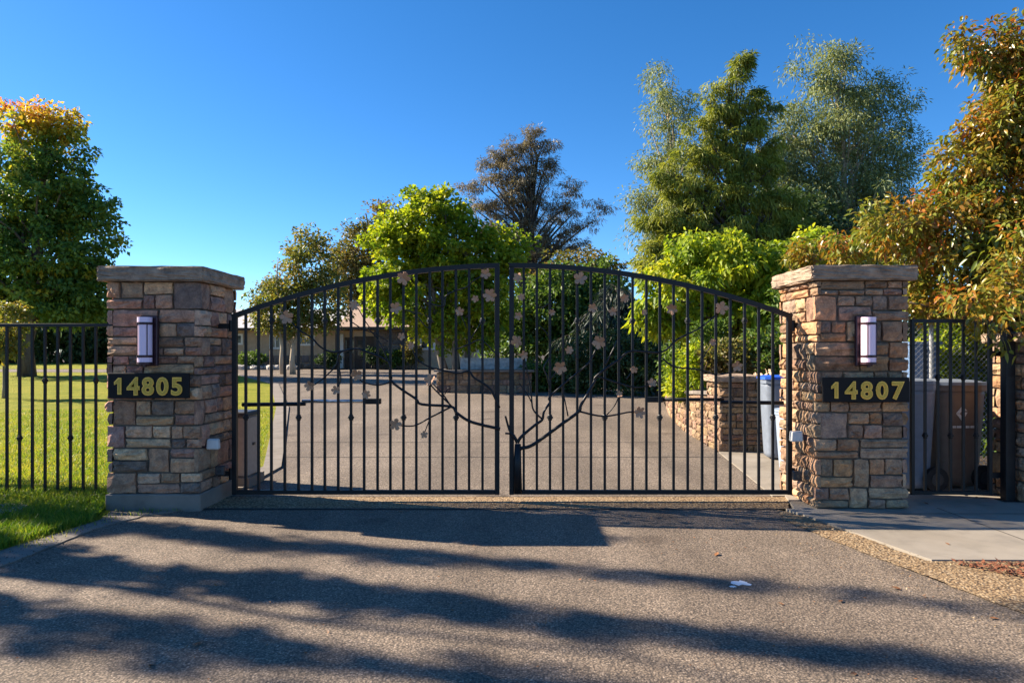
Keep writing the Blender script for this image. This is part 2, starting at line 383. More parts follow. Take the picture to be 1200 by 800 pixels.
# ------------------------------------------------------------------ scattered ground cover
rs = np.random.default_rng(7)
def inpoly(x, y, poly):
    r = np.zeros(len(x), bool); j = len(poly) - 1
    for i in range(len(poly)):
        xi, yi = poly[i]; xj, yj = poly[j]
        c = ((yi > y) != (yj > y)) & (x < (xj - xi) * (y - yi) / (yj - yi + 1e-12) + xi); r ^= c; j = i
    return r
def scatter(n, x0, x1, y0, y1, poly):
    x = rs.uniform(x0, x1, n); y = rs.uniform(y0, y1, n); k = inpoly(x, y, poly); return x[k], y[k]
def blades(name, xs, ys, h, w, label, dry=.5):
    n = len(xs); z = np.array([gz(v) for v in ys]) + .01
    a = rs.uniform(0, 2 * np.pi, n); hh = h * rs.uniform(.5, 1.25, n); lean = rs.normal(0, .45, (n, 2)) * hh[:, None]
    b = np.stack([xs, ys, z], 1); s = np.stack([np.cos(a), np.sin(a), 0 * a], 1) * (w / 2)
    mid = b + np.stack([lean[:, 0] * .35, lean[:, 1] * .35, hh * .6], 1)
    tip = b + np.stack([lean[:, 0], lean[:, 1], hh], 1)
    V = np.stack([b - s, b + s, mid + s * .8, tip, mid - s * .8], 1).reshape(-1, 3)
    i = np.arange(n)[:, None] * 5
    F = np.concatenate([i + np.array([[0, 1, 2, 4]]), i + np.array([[4, 2, 3, 3]])], 0)
    F1 = i + np.array([[0, 1, 2]]); F2 = i + np.array([[0, 2, 4]]); F3 = i + np.array([[4, 2, 3]])
    F = np.concatenate([F1, F2, F3]); c = np.clip(rs.normal(dry, .22, n) + .18 * np.sin(xs * 2.1) * np.cos(ys * 1.7), 0, 1)
    o = link(name, npmesh(name, V, F, 'grass_blade', np.concatenate([c, c, c])))
    return tag(o, label, 'grass', kind='stuff')
VERGE = [(-8, 5.0), (-4.27, 5.0), (-3.98, 6.5), (-4.12, 6.86), (-4.2, 7.9), (-8, 7.9)]
x, y = scatter(52000, -7, -3.9, 5.0, 7.9, VERGE)
blades('verge_grass', x, y, .085, .008, 'lush green grass verge in front of the left fence', .28)
LP = [(-14, 7.9), (-3.62, 7.95), (-3.5, 9.4), (-6.5, 18.7), (-16, 18.7)]
x, y = scatter(120000, -13, -3.4, 7.9, 18, LP)
k = rs.uniform(0, 1, len(x)) < np.clip((9.5 / y) ** 2, .12, 1)
blades('lawn_grass', x[k], y[k], .05, .009, 'mown yellow green lawn grass behind the left fence', .55)
x, y = scatter(900, -4.2, -3.15, 5.2, 7.0, [(-3.3, 6.95), (-3.75, 6.65), (-3.92, 5.6), (-4.1, 5.6), (-4.0, 6.5), (-4.05, 6.93)])
blades('kerb_weeds', x, y, .04, .006, 'sparse weeds along the broken kerb by left pillar', .6)

def chips(name, n, poly, bb, mname, size, z, label, cat):
    x, y = scatter(n, *bb, poly); n = len(x)
    a = rs.uniform(0, 6.28, n); t = rs.normal(0, .35, (n, 2)); s = size * rs.uniform(.5, 1.4, n)
    e1 = np.stack([np.cos(a), np.sin(a), t[:, 0]], 1) * s[:, None]; e2 = np.stack([-np.sin(a), np.cos(a), t[:, 1]], 1) * (s * rs.uniform(.25, .6, n))[:, None]
    c = np.stack([x, y, z + rs.uniform(0, .025, n)], 1); up = np.stack([0 * s, 0 * s, s * .3], 1)
    V = np.stack([c - e1, c - e2, c + e1, c + e2, c + up], 1).reshape(-1, 3); i = np.arange(n)[:, None] * 5
    F = np.concatenate([i + np.array([[0, 1, 4]]), i + np.array([[1, 2, 4]]), i + np.array([[2, 3, 4]]), i + np.array([[3, 0, 4]])])
    return tag(link(name, npmesh(name, V, F, mname)), label, cat, kind='stuff')
MUL = [(3.55, 4.95), (3.35, 5.2), (6.5, 5.17), (6.5, 3.6), (4.2, 4.05)]
chips('bark_mulch', 9000, MUL, (3.3, 6.5, 3.6, 5.25), 'mulch', .022, .012, 'reddish brown bark mulch beside the concrete walk', 'mulch')
GRS = [(2.74, 6.98), (2.63, 6.6), (2.73, 6.1), (2.93, 5.2), (3.13, 4.4), (3.46, 3.6), (5.0, 2.6), (5.0, 4.2), (3.5, 5.25), (3.2, 5.28), (2.9, 6.6)]
chips('loose_gravel', 5000, GRS, (2.6, 5, 2.6, 7), 'granite', .010, .006, 'loose tan gravel beside the asphalt edge', 'gravel')

chips('stray_gravel', 2600, [(2.2, 6.95), (2.7, 6.9), (2.75, 6.1), (3.0, 5.0), (3.5, 3.5), (3.0, 3.3), (2.4, 5)], (2.2, 3.5, 3.3, 7), 'granite', .0065, .001, 'stray tan grit spilled along the asphalt edge', 'gravel')
chips('kerb_litter', 1500, [(-4.1, 5.0), (-3.6, 5.0), (-3.5, 6.6), (-3.0, 7.0), (-3.9, 6.85)], (-4.2, -3, 5, 7), 'soil', .008, .010, 'dark crumbs of soil along the broken kerb', 'soil')
chips('leaf_debris', 420, [(-3.6, 3.2), (3.2, 3.2), (2.7, 6.9), (-3.2, 6.9)], (-3.6, 3.2, 3.2, 6.9), 'dry_leaf', .009, .001, 'tiny dry leaf crumbs strewn over the asphalt', 'debris')
# ------------------------------------------------------------------ stones
rng = random.Random(11)
STONES = []
def make_stones():
    for q in range(12):
        r = random.Random(100 + q); n = 5; V = []; F = []
        for j in range(n):
            for i in range(n):
                u = i / (n - 1) - .5; v = j / (n - 1) - .5
                e = max(abs(u), abs(v)) * 2
                edge = (i in (0, n - 1)) or (j in (0, n - 1))
                corner = (i in (0, n - 1)) and (j in (0, n - 1))
                d = .74 if edge else 1.0 + r.uniform(-.30, .26)
                if edge: d += r.uniform(-.14, .1)
                if corner: d -= .12
                jit = .034
                V.append((u * (.965 if edge else 1) + r.uniform(-jit, jit), -d, v * (.965 if edge else 1) + r.uniform(-jit, jit)))
        for j in range(n - 1):
            for i in range(n - 1):
                a = j * n + i; F.append((a, a + 1, a + n + 1, a + n))
        ring = [i for i in range(n)] + [j * n + n - 1 for j in range(1, n)] + [(n - 1) * n + i for i in range(n - 2, -1, -1)] + [j * n for j in range(n - 2, 0, -1)]
        base = len(V)
        for k in (0, n - 1, n * n - 1, n * (n - 1)):
            V.append((V[k][0], 0, V[k][2]))
        for s in range(4):      # side walls fan to the back corners
            seg = ring[s * (n - 1):(s + 1) * (n - 1) + 1] if s < 3 else ring[3 * (n - 1):] + [ring[0]]
            F.append(tuple([base + s] + [base + (s + 1) % 4] + seg[::-1]))
        me = bpy.data.meshes.new('stone'); me.from_pydata(V, [], F); me.validate(); me.materials.append(M['stone'])
        bm = bmesh.new(); bm.from_mesh(me); bmesh.ops.recalc_face_normals(bm, faces=bm.faces); bm.to_mesh(me); bm.free()
        STONES.append(me)
make_stones()
PAL_L = [(.35, .205, .125), (.41, .25, .155), (.27, .165, .115), (.47, .30, .18), (.19, .14, .115), (.35, .19, .13), (.40, .265, .175), (.30, .175, .13)]  # same stone as the right pillar, lightened and warmed to offset its shade
PAL_R = [(.32, .195, .115), (.27, .175, .115), (.34, .19, .105), (.22, .155, .115), (.35, .235, .145), (.25, .155, .105), (.28, .20, .135)]
PAL_W = [(.21, .14, .085), (.19, .13, .085), (.24, .165, .10), (.16, .11, .08), (.25, .18, .12), (.2, .125, .09)]
def stone(parent, pos, rz, w, dep, h, pal, name='stone'):
    o = link(name, rng.choice(STONES), parent, pos)
    o.rotation_euler.z = rz; o.scale = (w * rng.choice((-1, 1)) if False else w, dep, h)
    c = rng.choice(pal); k = rng.uniform(.72, 1.22) * 1.35
    o.color = (c[0] * k, c[1] * k * rng.uniform(.96, 1.03), c[2] * k * rng.uniform(.93, 1.05), 1)
    return o
def bands(H, lo=.19, hi=.30):
    out = []; z = 0
    while z < H - 1e-6:
        h = rng.uniform(lo, hi)
        if H - z - h < lo * .8: h = H - z
        out.append((z, h)); z += h
    return out
def fill_band(W, h, k=1.0):
    cells = []; u = 0
    while u < W - 1e-6:
        full = rng.random() < .33
        w = rng.uniform(.15, .31) * k if full else rng.uniform(.24, .48) * k
        if W - u - w < .13 * k: w = W - u
        if full: cells.append((u, 0, w, h))
        else:
            s = rng.uniform(.36, .62) * h
            for v, hh in ((0, s), (s, h - s)):
                if w > .24 * k and rng.random() < .5:
                    q = w * rng.uniform(.35, .65); cells += [(u, v, q, hh), (u + q, v, w - q, hh)]
                else: cells.append((u, v, w, hh))
        u += w
    return cells
def stone_pillar(name, label, x0, x1, y0, y1, z0, z1, pal, cap=.15, over=.065, foot=0, dep=.055, seed=1, group=None):
    rng.seed(seed)
    cx, cy = (x0 + x1) / 2, (y0 + y1) / 2; W, D = x1 - x0, y1 - y0
    e = empty(name, (cx, cy, 0), label, 'pillar', group)
    t = dep * .8
    MB().box((0, 0, (z0 + z1) / 2), (W - 2 * t, D - 2 * t, z1 - z0 - .01)).build('mortar_core', 'mortar', e)
    if foot:
        MB().box((0, 0, z0 - foot / 2 + .001), (W + .02, D + .02, foot)).build('footing', 'footing', e, bevel=.012)
    for bi, (z, h) in enumerate(bands(z1 - z0)):
        for face in range(4):
            L = W if face % 2 == 0 else D
            own = (face + bi) % 2 == 0
            ins = -.008 if own else t + .004
            for (u, v, w, hh) in fill_band(L - 2 * ins, h):
                gap = .014
                uc = -L / 2 + ins + u + w / 2; zc = z0 + z + v + hh / 2
                dd = dep * rng.uniform(.85, 1.35)
                half = (D if face % 2 == 0 else W) / 2 - t * 1.0 - .012
                rz = face * math.pi / 2
                pos = Matrix.Rotation(rz, 3, 'Z') @ Vector((uc, -half, zc))
                stone(e, pos, rz, w - gap, dd, hh - gap, pal)
    if cap:
        bm = bmesh.new(); bmesh.ops.create_cube(bm, size=1)
        for v in bm.verts: v.co = Vector((v.co.x * (W + 2 * over), v.co.y * (D + 2 * over), v.co.z * cap))
        bmesh.ops.subdivide_edges(bm, edges=bm.edges, cuts=9, use_grid_fill=True)
        bmesh.ops.bevel(bm, geom=[q for q in bm.edges if q.calc_face_angle(0) > .6], offset=.012, segments=2, affect='EDGES')
        r = random.Random(seed)
        for v in bm.verts:
            side = abs(abs(v.co.x) - (W / 2 + over)) < .02 or abs(abs(v.co.y) - (D / 2 + over)) < .02
            a = .009 if side else .003
            v.co += Vector((r.uniform(-a, a), r.uniform(-a, a), r.uniform(-.004, .004)))
            if v.co.z > 0: v.co.z += .03 * (1 - max(abs(v.co.x) / (W / 2 + over), abs(v.co.y) / (D / 2 + over)))
        me = bpy.data.meshes.new('cap_stone'); bm.to_mesh(me); bm.free(); me.materials.append(M['cap'])
        link('cap_stone', me, e, (0, 0, z1 + cap / 2))
    return e
PL = (-4.13, -3.18, 6.95, 7.90); PRI = (3.09, 4.04, 6.95, 7.90)
stone_pillar('gate_pillar', 'tall mauve brown stone gate pillar carrying the number 14805', *PL, .17, 2.335, PAL_L, foot=.19, seed=3, group='gate pillars')
stone_pillar('gate_pillar', 'tall tan brown stone gate pillar carrying the number 14807', *PRI, .02, 2.345, PAL_R, seed=8, group='gate pillars')
stone_pillar('wall_pillar', 'stone end pillar of side wall, right of the pedestrian gate', 5.43, 6.6, 7.16, 7.75, .02, 1.72, PAL_R, cap=.1, seed=21)
stone_pillar('wall_pillar', 'low square stone pillar ending the curved retaining wall beside bins', 3.34, 4.06, 11.0, 11.74, .0, 1.13, PAL_W, cap=.10, over=.07, seed=31)

# curved retaining wall behind the gate
rng.seed(44)
wall_path = [(3.44, 11.76, .88), (3.42, 12.6, .84), (3.46, 13.5, .78), (3.60, 14.8, .70), (3.80, 16.2, .60), (4.15, 18.2, .46), (4.70, 20.6, .34)]
e = empty('retaining_wall', (3.44, 11.76, 0), 'low curved stone retaining wall running back along the driveway', 'wall')
core = MB(); capm = []
for (a, b) in zip(wall_path[:-1], wall_path[1:]):
    A = Vector(a); B = Vector(b); dx = Vector((B.x - A.x, B.y - A.y, 0)); L = dx.length; dx.normalize(); nx = Vector((dx.y, -dx.x, 0))
    rz = math.atan2(-dx.y, -dx.x)     # stone's -Y front looks to the driveway (-x side)
    k = len(core.v)
    for p, zt in ((A, A.z), (B, B.z)):
        g = gz(p.y)
        for off, z in ((-.0, g), (.30, g), (.30, zt), (-.0, zt)):
            q = Vector((p.x, p.y, 0)) + nx * off; q.z = z; core.v.append(q - e.location)
    core.f += [[k, k + 4, k + 7, k + 3], [k + 3, k + 7, k + 6, k + 2], [k + 1, k + 2, k + 6, k + 5], [k, k + 3, k + 2, k + 1], [k + 4, k + 5, k + 6, k + 7]]
    g0 = gz((a[1] + b[1]) / 2); hgt = (a[2] + b[2]) / 2 - g0
    nb = max(1, round(hgt / .15))
    for bi in range(nb):
        u = 0
        while u < L - .01:
            w = rng.uniform(.18, .38)
            if L - u - w < .12: w = L - u
            f = (u + w / 2) / L; g = gz(A.y + (B.y - A.y) * f); zt = A.z + (B.z - A.z) * f
            h = (zt - g) / nb
            p = Vector((A.x, A.y, 0)) + dx * (u + w / 2) + nx * .02; p.z = g + h * (bi + .5)
            stone(e, p - e.location, rz, w - .014, .055 * rng.uniform(.8, 1.4), h - .012, PAL_W)
            u += w
    cm = MB()
    for p, zt in ((A, A.z), (B, B.z)):
        for off, z in ((-.07, zt + .002), (.34, zt + .002), (.34, zt + .065), (-.07, zt + .065)):
            q = Vector((p.x, p.y, 0)) + nx * off + dx * (.004 if p is A else -.004); q.z = z; cm.v.append(q - e.location)
    cm.f += [[0, 4, 7, 3], [3, 7, 6, 2], [1, 2, 6, 5], [0, 1, 5, 4], [0, 3, 2, 1], [4, 5, 6, 7]]
    cm.build('coping', 'kerb_concrete', e)
core.build('mortar_core', 'mortar', e)
# planted bank behind the wall
bk = MB(); n = len(wall_path)
wp = [(3.7, 11.0, .0)] + wall_path + [(6.5, 25, .3)]
for (x, y, z) in wp:
    for dx, dz in ((.28, -.04), (1.5, .12), (5, .45), (16, .8)):
        bk.v.append(Vector((x + dx, y, max(z, .2) + dz)))
for i in range(len(wp) - 1):
    for j in range(3): k = i * 4 + j; bk.f.append([k, k + 1, k + 5, k + 4])
tag(bk.build('planted_bank', 'soil', smooth=True), kind='structure')

# ------------------------------------------------------------------ iron gates and fences
GY = 7.40
def gtop(x): return 2.545 - .55 * (abs(x) / 3.02) ** 2
KN = None
def knuckle_mesh():
    global KN
    m = MB(); n = 8; prof = [(-.034, .017), (-.026, .022), (-.014, .022), (-.010, .030), (.010, .030), (.014, .022), (.026, .022), (.034, .017)]
    m.tube([(0, 0, z) for z, r in prof], [r for z, r in prof], 6); m.v = [Vector((v.x * 1.12, v.y * 1.12, v.z * .95)) for v in m.v]; KN = m.mesh('knuckle', 'iron')
knuckle_mesh()
def bar(parent, x, y, z0, z1, w=.026, knuck=None):
    o = MB().box((0, 0, (z1 - z0) / 2), (w, w, z1 - z0)).build('bar', 'iron', parent, (x, y, z0))
    if knuck is not None: link('knuckle', KN, o, (0, 0, knuck - z0))
    return o
LEAF = []
def leaf_shapes():
    for q in range(4):
        r = random.Random(q + 5); n = 40; lob = (5, 6, 5, 5)[q]; V = [(0, -.004, 0)]; F = []
        for layer in (0, 1):
            for i in range(n):
                a = 2 * math.pi * i / n
                rad = .55 + .45 * abs(math.cos(a * lob / 2)) ** .7 + .06 * math.cos(a * lob * 3) + r.uniform(-.04, .04)
                cup = -.22 * rad * rad + .1 * math.sin(a * 2 + q)
                V.append((rad * math.cos(a), cup + (.05 if layer else 0), rad * math.sin(a)))
        V.append((0, .05, 0)); b = len(V) - 1
        for i in range(n):
            j = (i + 1) % n
            F += [(0, 1 + i, 1 + j), (b, 1 + n + j, 1 + n + i), (1 + i, 1 + n + i, 1 + n + j, 1 + j)]
        me = bpy.data.meshes.new('metal_leaf'); me.from_pydata(V, [], F); me.materials.append(M['copper'])
        bm = bmesh.new(); bm.from_mesh(me); bmesh.ops.recalc_face_normals(bm, faces=bm.faces); bm.to_mesh(me); bm.free()
        LEAF.append(me)
leaf_shapes()
def mleaf(parent, px, py, r_px, k):
    r = random.Random(k); p = P(px, py, GY - .055) - parent.location
    o = link('metal_leaf', LEAF[k % 4], parent, p); s = r_px * GY / FP * .90
    o.scale = (s, s, s); o.rotation_euler = (r.uniform(-.3, .3), r.uniform(0, 6), r.uniform(-.35, .35))
def smooth_path(pts, n=5):
    pts = [Vector(p) for p in pts]
    if len(pts) < 3: return pts
    out = []
    for i in range(len(pts) - 1):
        p0 = pts[max(i - 1, 0)]; p1 = pts[i]; p2 = pts[i + 1]; p3 = pts[min(i + 2, len(pts) - 1)]
        for k in range(n):
            t = k / n
            out.append(.5 * ((2 * p1) + (p2 - p0) * t + (2 * p0 - 5 * p1 + 4 * p2 - p3) * t * t + (3 * p1 - p0 - 3 * p2 + p3) * t ** 3))
    out.append(pts[-1]); return out
def branch(parent, pts, r0, r1, name='branch'):
    w = [P(x, y, GY - .034 - .008 * math.sin(i * 1.7)) - parent.location for i, (x, y) in enumerate(pts)]
    path = smooth_path(w); n = len(path)
    MB().tube(path, [r0 + (r1 - r0) * i / (n - 1) for i in range(n)], 6).build(name, 'iron', parent, smooth=True)
def gate_leaf(label, x0, x1, flip, bars, knu):
    e = empty('driveway_gate', (x0, GY, 0), label, 'gate', 'two leaves of the driveway gate')
    ft = .052; zb = .075
    lx = lambda x: x - x0
    for nm, x in (('hinge_stile', x0), ('meeting_stile', x1)):
        sgn = 1 if (x1 > x0) == (x == x0) else -1
        MB().span((lx(x), -ft / 2, zb), (lx(x) + sgn * ft, ft / 2, gtop(x) )).build(nm, 'iron', e, bevel=.004)
    s = 1 if x1 > x0 else -1
    MB().span((lx(x0) + s * ft, -ft / 2 + .002, zb + .003), (lx(x1) - s * ft, ft / 2 - .002, zb + ft - .003)).build('bottom_rail', 'iron', e, bevel=.003)
    path = [(lx(x0 + (x1 - x0) * i / 24), 0, gtop(x0 + (x1 - x0) * i / 24) + .008) for i in range(25)]
    MB().tube(path, ft / 2, 4, sq=True).build('arched_top_rail', 'iron', e)
    for i, px in enumerate(bars):
        x = (px - 600) * GY / FP
        k = knu.get(i); zk = None if k is None else P(0, 489 if k == 'low' else 376, GY).z
        bar(e, lx(x), 0, zb + .03, gtop(x) - .012, .026, zk)
    return e
c4 = lambda *p: [(260 + x / 2.668, 300 + y / 2.668) for x, y in p]
c5 = lambda *p: [(580 + x / 2.666, 300 + y / 2.666) for x, y in p]
c3 = lambda *p: [(590 + x / 4.444, 300 + y / 4.444) for x, y in p]
c2 = lambda *p: [(430 + x / 4.444, 300 + y / 4.444) for x, y in p]
cm_ = lambda *p: [(450 + x / 4.8, 430 + y / 4.8) for x, y in p]
LB = [260 + v / 2.668 for v in (75, 115, 155, 197, 240, 282, 322, 364, 404, 445, 487, 527, 568, 608, 650, 690, 732, 773, 815)]
gl = gate_leaf('left leaf of the black iron gate, arched and hung with copper leaves', -3.03, -.135, 0, LB,
               {0: 'low', 2: 'high', 4: 'low', 6: 'high', 8: 'low', 10: 'high', 12: 'low', 14: 'high', 16: 'low', 18: 'high'})
RB = [580 + v / 2.666 for v in (90, 131, 172, 213, 257, 300, 343, 387, 430, 473, 515, 558, 602, 647, 690, 735, 780, 824, 868)]
gr = gate_leaf('right leaf of the black iron gate with the wrought tree trunk', 3.03, -.03, 1, RB,
               {2: 'low', 4: 'high', 6: 'low', 8: 'high', 10: 'low', 12: 'high', 14: 'low', 16: 'high', 18: 'low'})
# wrought tree, left leaf
for pts, a, b in (
    (c4((870, 540), (780, 518), (735, 490), (715, 470), (625, 463), (605, 445), (530, 390), (520, 330), (440, 295), (415, 290), (350, 300), (310, 285), (280, 255), (240, 230), (212, 200)), .017, .008),
    (c4((530, 392), (490, 403), (445, 395), (425, 380)), .009, .006),
    (c4((415, 290), (370, 302), (355, 345), (300, 395), (278, 405)), .010, .006),
    (c4((362, 330), (372, 380), (365, 405), (356, 416)), .008, .005),
    (c4((715, 472), (650, 505), (600, 530), (548, 528)), .010, .007), (c4((652, 505), (640, 535), (633, 555)), .006, .005),
    (c4((715, 468), (690, 430), (655, 395)), .009, .006),
    (c2((440, 780), (340, 680), (330, 650)), .009, .006), (c2((405, 720), (415, 700), (430, 675)), .006, .004),
    (c2((690, 790), (640, 690), (560, 635), (530, 600), (470, 610), (380, 590), (320, 575), (260, 535), (230, 465)), .014, .007),
    (c2((130, 640), (110, 550), (60, 440), (0, 370)), .009, .005), (c2((330, 380), (300, 360), (240, 295), (160, 272)), .007, .005),
    (c2((330, 250), (400, 260), (410, 210), (450, 185), (520, 160), (560, 125), (618, 97)), .008, .005),
    (c2((482, 290), (490, 310), (520, 375)), .006, .005), (c2((540, 430), (560, 400), (595, 345)), .007, .005),
    (c2((460, 490), (540, 455), (600, 440), (690, 530)), .007, .006),
    ([(415, 358), (420, 362), (428, 376), (435, 386)], .006, .005), ([(412, 377), (426, 386), (440, 391), (455, 400)], .006, .005)):
    branch(gl, pts, a, b)
for k, (x, y, r) in enumerate([(336, 372, 9), (415, 358, 7), (418, 439, 8), (363, 452, 7), (393.5, 457, 6), (429, 462, 6), (463.5, 497, 8), (497, 509, 5),
                               (504, 445, 8), (482, 405, 5), (464, 361, 8), (538.5, 365, 6), (569, 321, 7), (574, 346, 9), (557, 350, 5), (473, 326, 9), (470.5, 394, 5)]):
    mleaf(gl, x, y, r, k)
# wrought tree, right leaf
MB().tube([P(606.7, 577, GY - .03) - gr.location, P(606.5, 545, GY - .03) - gr.location, P(606.8, 520, GY - .032) - gr.location], [.048, .042, .034], 8).build('wrought_trunk', 'iron', gr, smooth=True)
for pts, a, b in (
    (cm_((750, 425), (735, 395), (712, 365), (698, 330), (683, 275)), .020, .010), (cm_((735, 385), (712, 375), (682, 372)), .012, .010),
    (cm_((752, 425), (765, 400), (790, 375), (850, 325), (890, 295), (900, 250), (935, 195)) + c3((240, 735), (320, 660), (440, 560), (480, 485)), .018, .008),
    (cm_((762, 465), (775, 455), (840, 435), (1000, 320), (1095, 250), (1110, 210), (1180, 90)) + c3((480, 630), (540, 580), (600, 540), (665, 495)) + c5((520, 300), (570, 260), (640, 225), (695, 180)), .021, .008),
    (c5((320, 375), (380, 395), (440, 410), (488, 402)), .010, .007), (c5((265, 485), (340, 500), (420, 487), (450, 489)), .011, .007),
    (c5((350, 495), (375, 465), (388, 434)), .007, .005), (c5((525, 320), (560, 345), (640, 355), (690, 370), (740, 362), (756, 348)), .010, .006),
    (c5((640, 340), (655, 310), (680, 272)), .007, .005), (c5((345, 340), (370, 290), (382, 262)), .010, .006), (c5((410, 385), (425, 365), (433, 354)), .007, .005),
    (cm_((890, 292), (840, 240), (830, 170)) + c3((140, 680), (115, 560), (107, 515)), .010, .005), (c3((150, 770), (125, 720), (80, 660)), .007, .005),
    (c3((240, 680), (225, 620), (210, 580), (240, 530)), .010, .007), (cm_((1035, 275), (1020, 200), (1010, 150)), .008, .005),
    (c3((390, 390), (440, 355), (470, 320)), .006, .005), (c3((400, 350), (440, 300), (462, 272)), .006, .005), (c3((240, 440), (225, 400), (185, 360)), .006, .004),
    (c3((245, 235), (215, 262), (180, 270)), .006, .004), (c3((390, 540), (370, 515), (345, 492)), .006, .005), (c3((245, 640), (270, 610), (293, 582)), .007, .005)):
    branch(gr, pts, a, b)
for k, (x, y, r) in enumerate([(607, 325, 6.5), (611, 348, 5), (607.5, 370, 5.5), (606, 400, 8.5), (613.6, 416, 6), (647, 366, 4.5), (680, 326.5, 9), (694.6, 361, 6), (718, 365, 6), (732, 349.5, 6), (755, 366, 4),
                               (702, 401, 9), (656, 430.5, 9), (667, 410, 5.5), (743, 433, 5), (726, 461.6, 4.5), (764, 448.5, 6), (787.5, 362, 7.5), (845, 361, 9), (835, 401, 5), (864, 429, 7), (749.5, 483, 8)]):
    mleaf(gr, x, y, r, k + 40)
# hinges, arms and closers
for g, px0, s in ((gl, -3.03, -1), (gr, 3.03, 1)):
    for z in (1.90, .30):
        m = MB().box((s * .075 + (px0 - g.location.x), 0, z), (.15, .035, .05)); m.tube([(s * .01 + px0 - g.location.x, 0, z - .06), (s * .01 + px0 - g.location.x, 0, z + .06)], .03, 8)
        m.build('hinge', 'iron', g)
def actuator(label, px_a, px_b, px_c, py, y, dark):
    a = P(px_a, py + 4, y); b = P(px_b, py, y); c = P(px_c, py, y)
    e = empty('gate_actuator', a, label, 'gate opener', 'gate opener arms')
    q = lambda p: p - e.location
    MB().tube([q(a), q(P(px_b + 4 * (1 if px_c > px_b else -1), py + 3, y))], .022, 8).build('arm_housing', 'iron', e, smooth=False)
    MB().tube([q(b), q(c)], .020, 10).build('piston_rod', 'steel' if not dark else 'iron', e, smooth=True)
    s = 1 if px_c > px_b else -1
    MB().box(q(c) + Vector((s * .08, 0, 0)), (.19, .06, .06)).build('end_bracket', 'iron', e, bevel=.006)
actuator('silver gate opener arm behind the left gate leaf', 284, 354, 428, 470, 7.56, False)
actuator('dark gate opener arm behind the right gate leaf', 918, 848, 775, 468, 7.56, True)
# opener cabinet behind the left pillar
e = empty('opener_cabinet', (-3.33, 8.35, 0), 'grey tan gate opener cabinet behind left pillar', 'cabinet')
MB().box((0, 0, .06), (.42, .5, .12)).build('plinth', 'footing', e)
MB().box((0, 0, .48), (.34, .40, .72), taper=.94).build('housing', 'opener_box', e, bevel=.02)
MB().box((0, 0, .87), (.36, .42, .06), taper=.9).build('lid', 'dark_plastic', e, bevel=.012)
MB().box((.175, 0, .5), (.012, .06, .03)).build('latch', 'dark_plastic', e)
def sensor(label, p, s):
    e = empty('gate_sensor', p, label, 'sensor', 'small gate sensors')
    MB().box((0, 0, 0), (.13, .07, .11), taper=.9).build('cover', 'sensor_white', e, bevel=.012)
    MB().box((s * .085, .01, -.01), (.05, .05, .06)).build('mount', 'bronze', e)
sensor('small pale sensor box on the inner side of left pillar', P(250, 520, 7.1) , -1)
sensor('small pale sensor box on the inner side of right pillar', P(933, 511, 7.1), 1)
for px, py, lab in ((258, 551, 'small dark photo eye low on the left pillar'), (934, 557, 'small dark photo eye low on the right pillar')):
    p = P(px, py, 7.2); e = empty('photo_eye', p, lab, 'sensor', 'photo eyes on the pillars')
    MB().box((0, 0, 0), (.09, .06, .10)).build('housing', 'dark_plastic', e, bevel=.01)
    MB().tube([(0, -.031, 0), (0, -.037, 0)], .022, 10).build('lens', 'window_glass', e)

def run_fence(name, label, cat, xs, y, z0, z1, knucks, frame, x0, x1):
    e = empty(name, (x0, y, 0), label, cat)
    h = .038
    MB().span((0, -h / 2, z1 - h), (x1 - x0, h / 2, z1)).build('top_rail', 'iron', e, bevel=.003)
    MB().span((0, -h / 2, z0), (x1 - x0, h / 2, z0 + h)).build('bottom_rail', 'iron', e, bevel=.003)
    if frame:
        for x in (x0, x1):
            MB().box((x - x0, 0, (z0 + z1) / 2), (h, h * 1.06, z1 - z0 + .006)).build('stile', 'iron', e, bevel=.003)
    for i, x in enumerate(xs):
        bar(e, x - x0, 0, z0 + .01, z1 - .01, .024, knucks(i))
    return e
yf = 7.66; sp = .1425
xs = [(112.4 - 600) * yf / FP - sp * i for i in range(26)]
zl, zh = P(0, 513, yf).z, P(0, 446, yf).z
f = run_fence('iron_fence', 'black iron picket fence between the lawn and left pillar', 'fence', xs, yf, P(0, 580, yf).z, P(0, 379, yf).z,
              lambda i: zh if i % 4 == 0 else (zl if i % 4 == 2 else None), False, -8.3, -4.10)
for x in (-8.25, -6.75):
    MB().box((x + 8.3, 0, .95), (.06, .06, 1.96)).build('post', 'iron', f)
yp = 7.42
xs = [(v - 600) * yp / FP for v in (1084, 1099, 1113.8, 1128.8, 1143.8)]
zl, zh = P(0, 510, yp).z, P(0, 442, yp).z
pg = run_fence('pedestrian_gate', 'narrow black iron gate between right pillar and stone wall', 'gate', xs, yp, P(0, 579, yp).z, P(0, 374, yp).z,
               lambda i: zl if i % 2 == 0 else zh, True, (1069 - 600) * yp / FP, (1160 - 600) * yp / FP)
for z in (.28, 1.6):
    MB().box((.90, 0, z), (.10, .03, .06)).build('hinge', 'iron', pg)
e = empty('gate_post', (5.345, 7.36, 0), 'square black steel post right of the pedestrian gate', 'post')
MB().box((0, 0, .93), (.10, .10, 1.86)).build('shaft', 'iron', e, bevel=.006); MB().box((0, 0, 1.875), (.12, .12, .025)).build('cap', 'iron', e)
MB().box((0, 0, .012), (.18, .16, .02)).build('base_plate', 'iron', e)

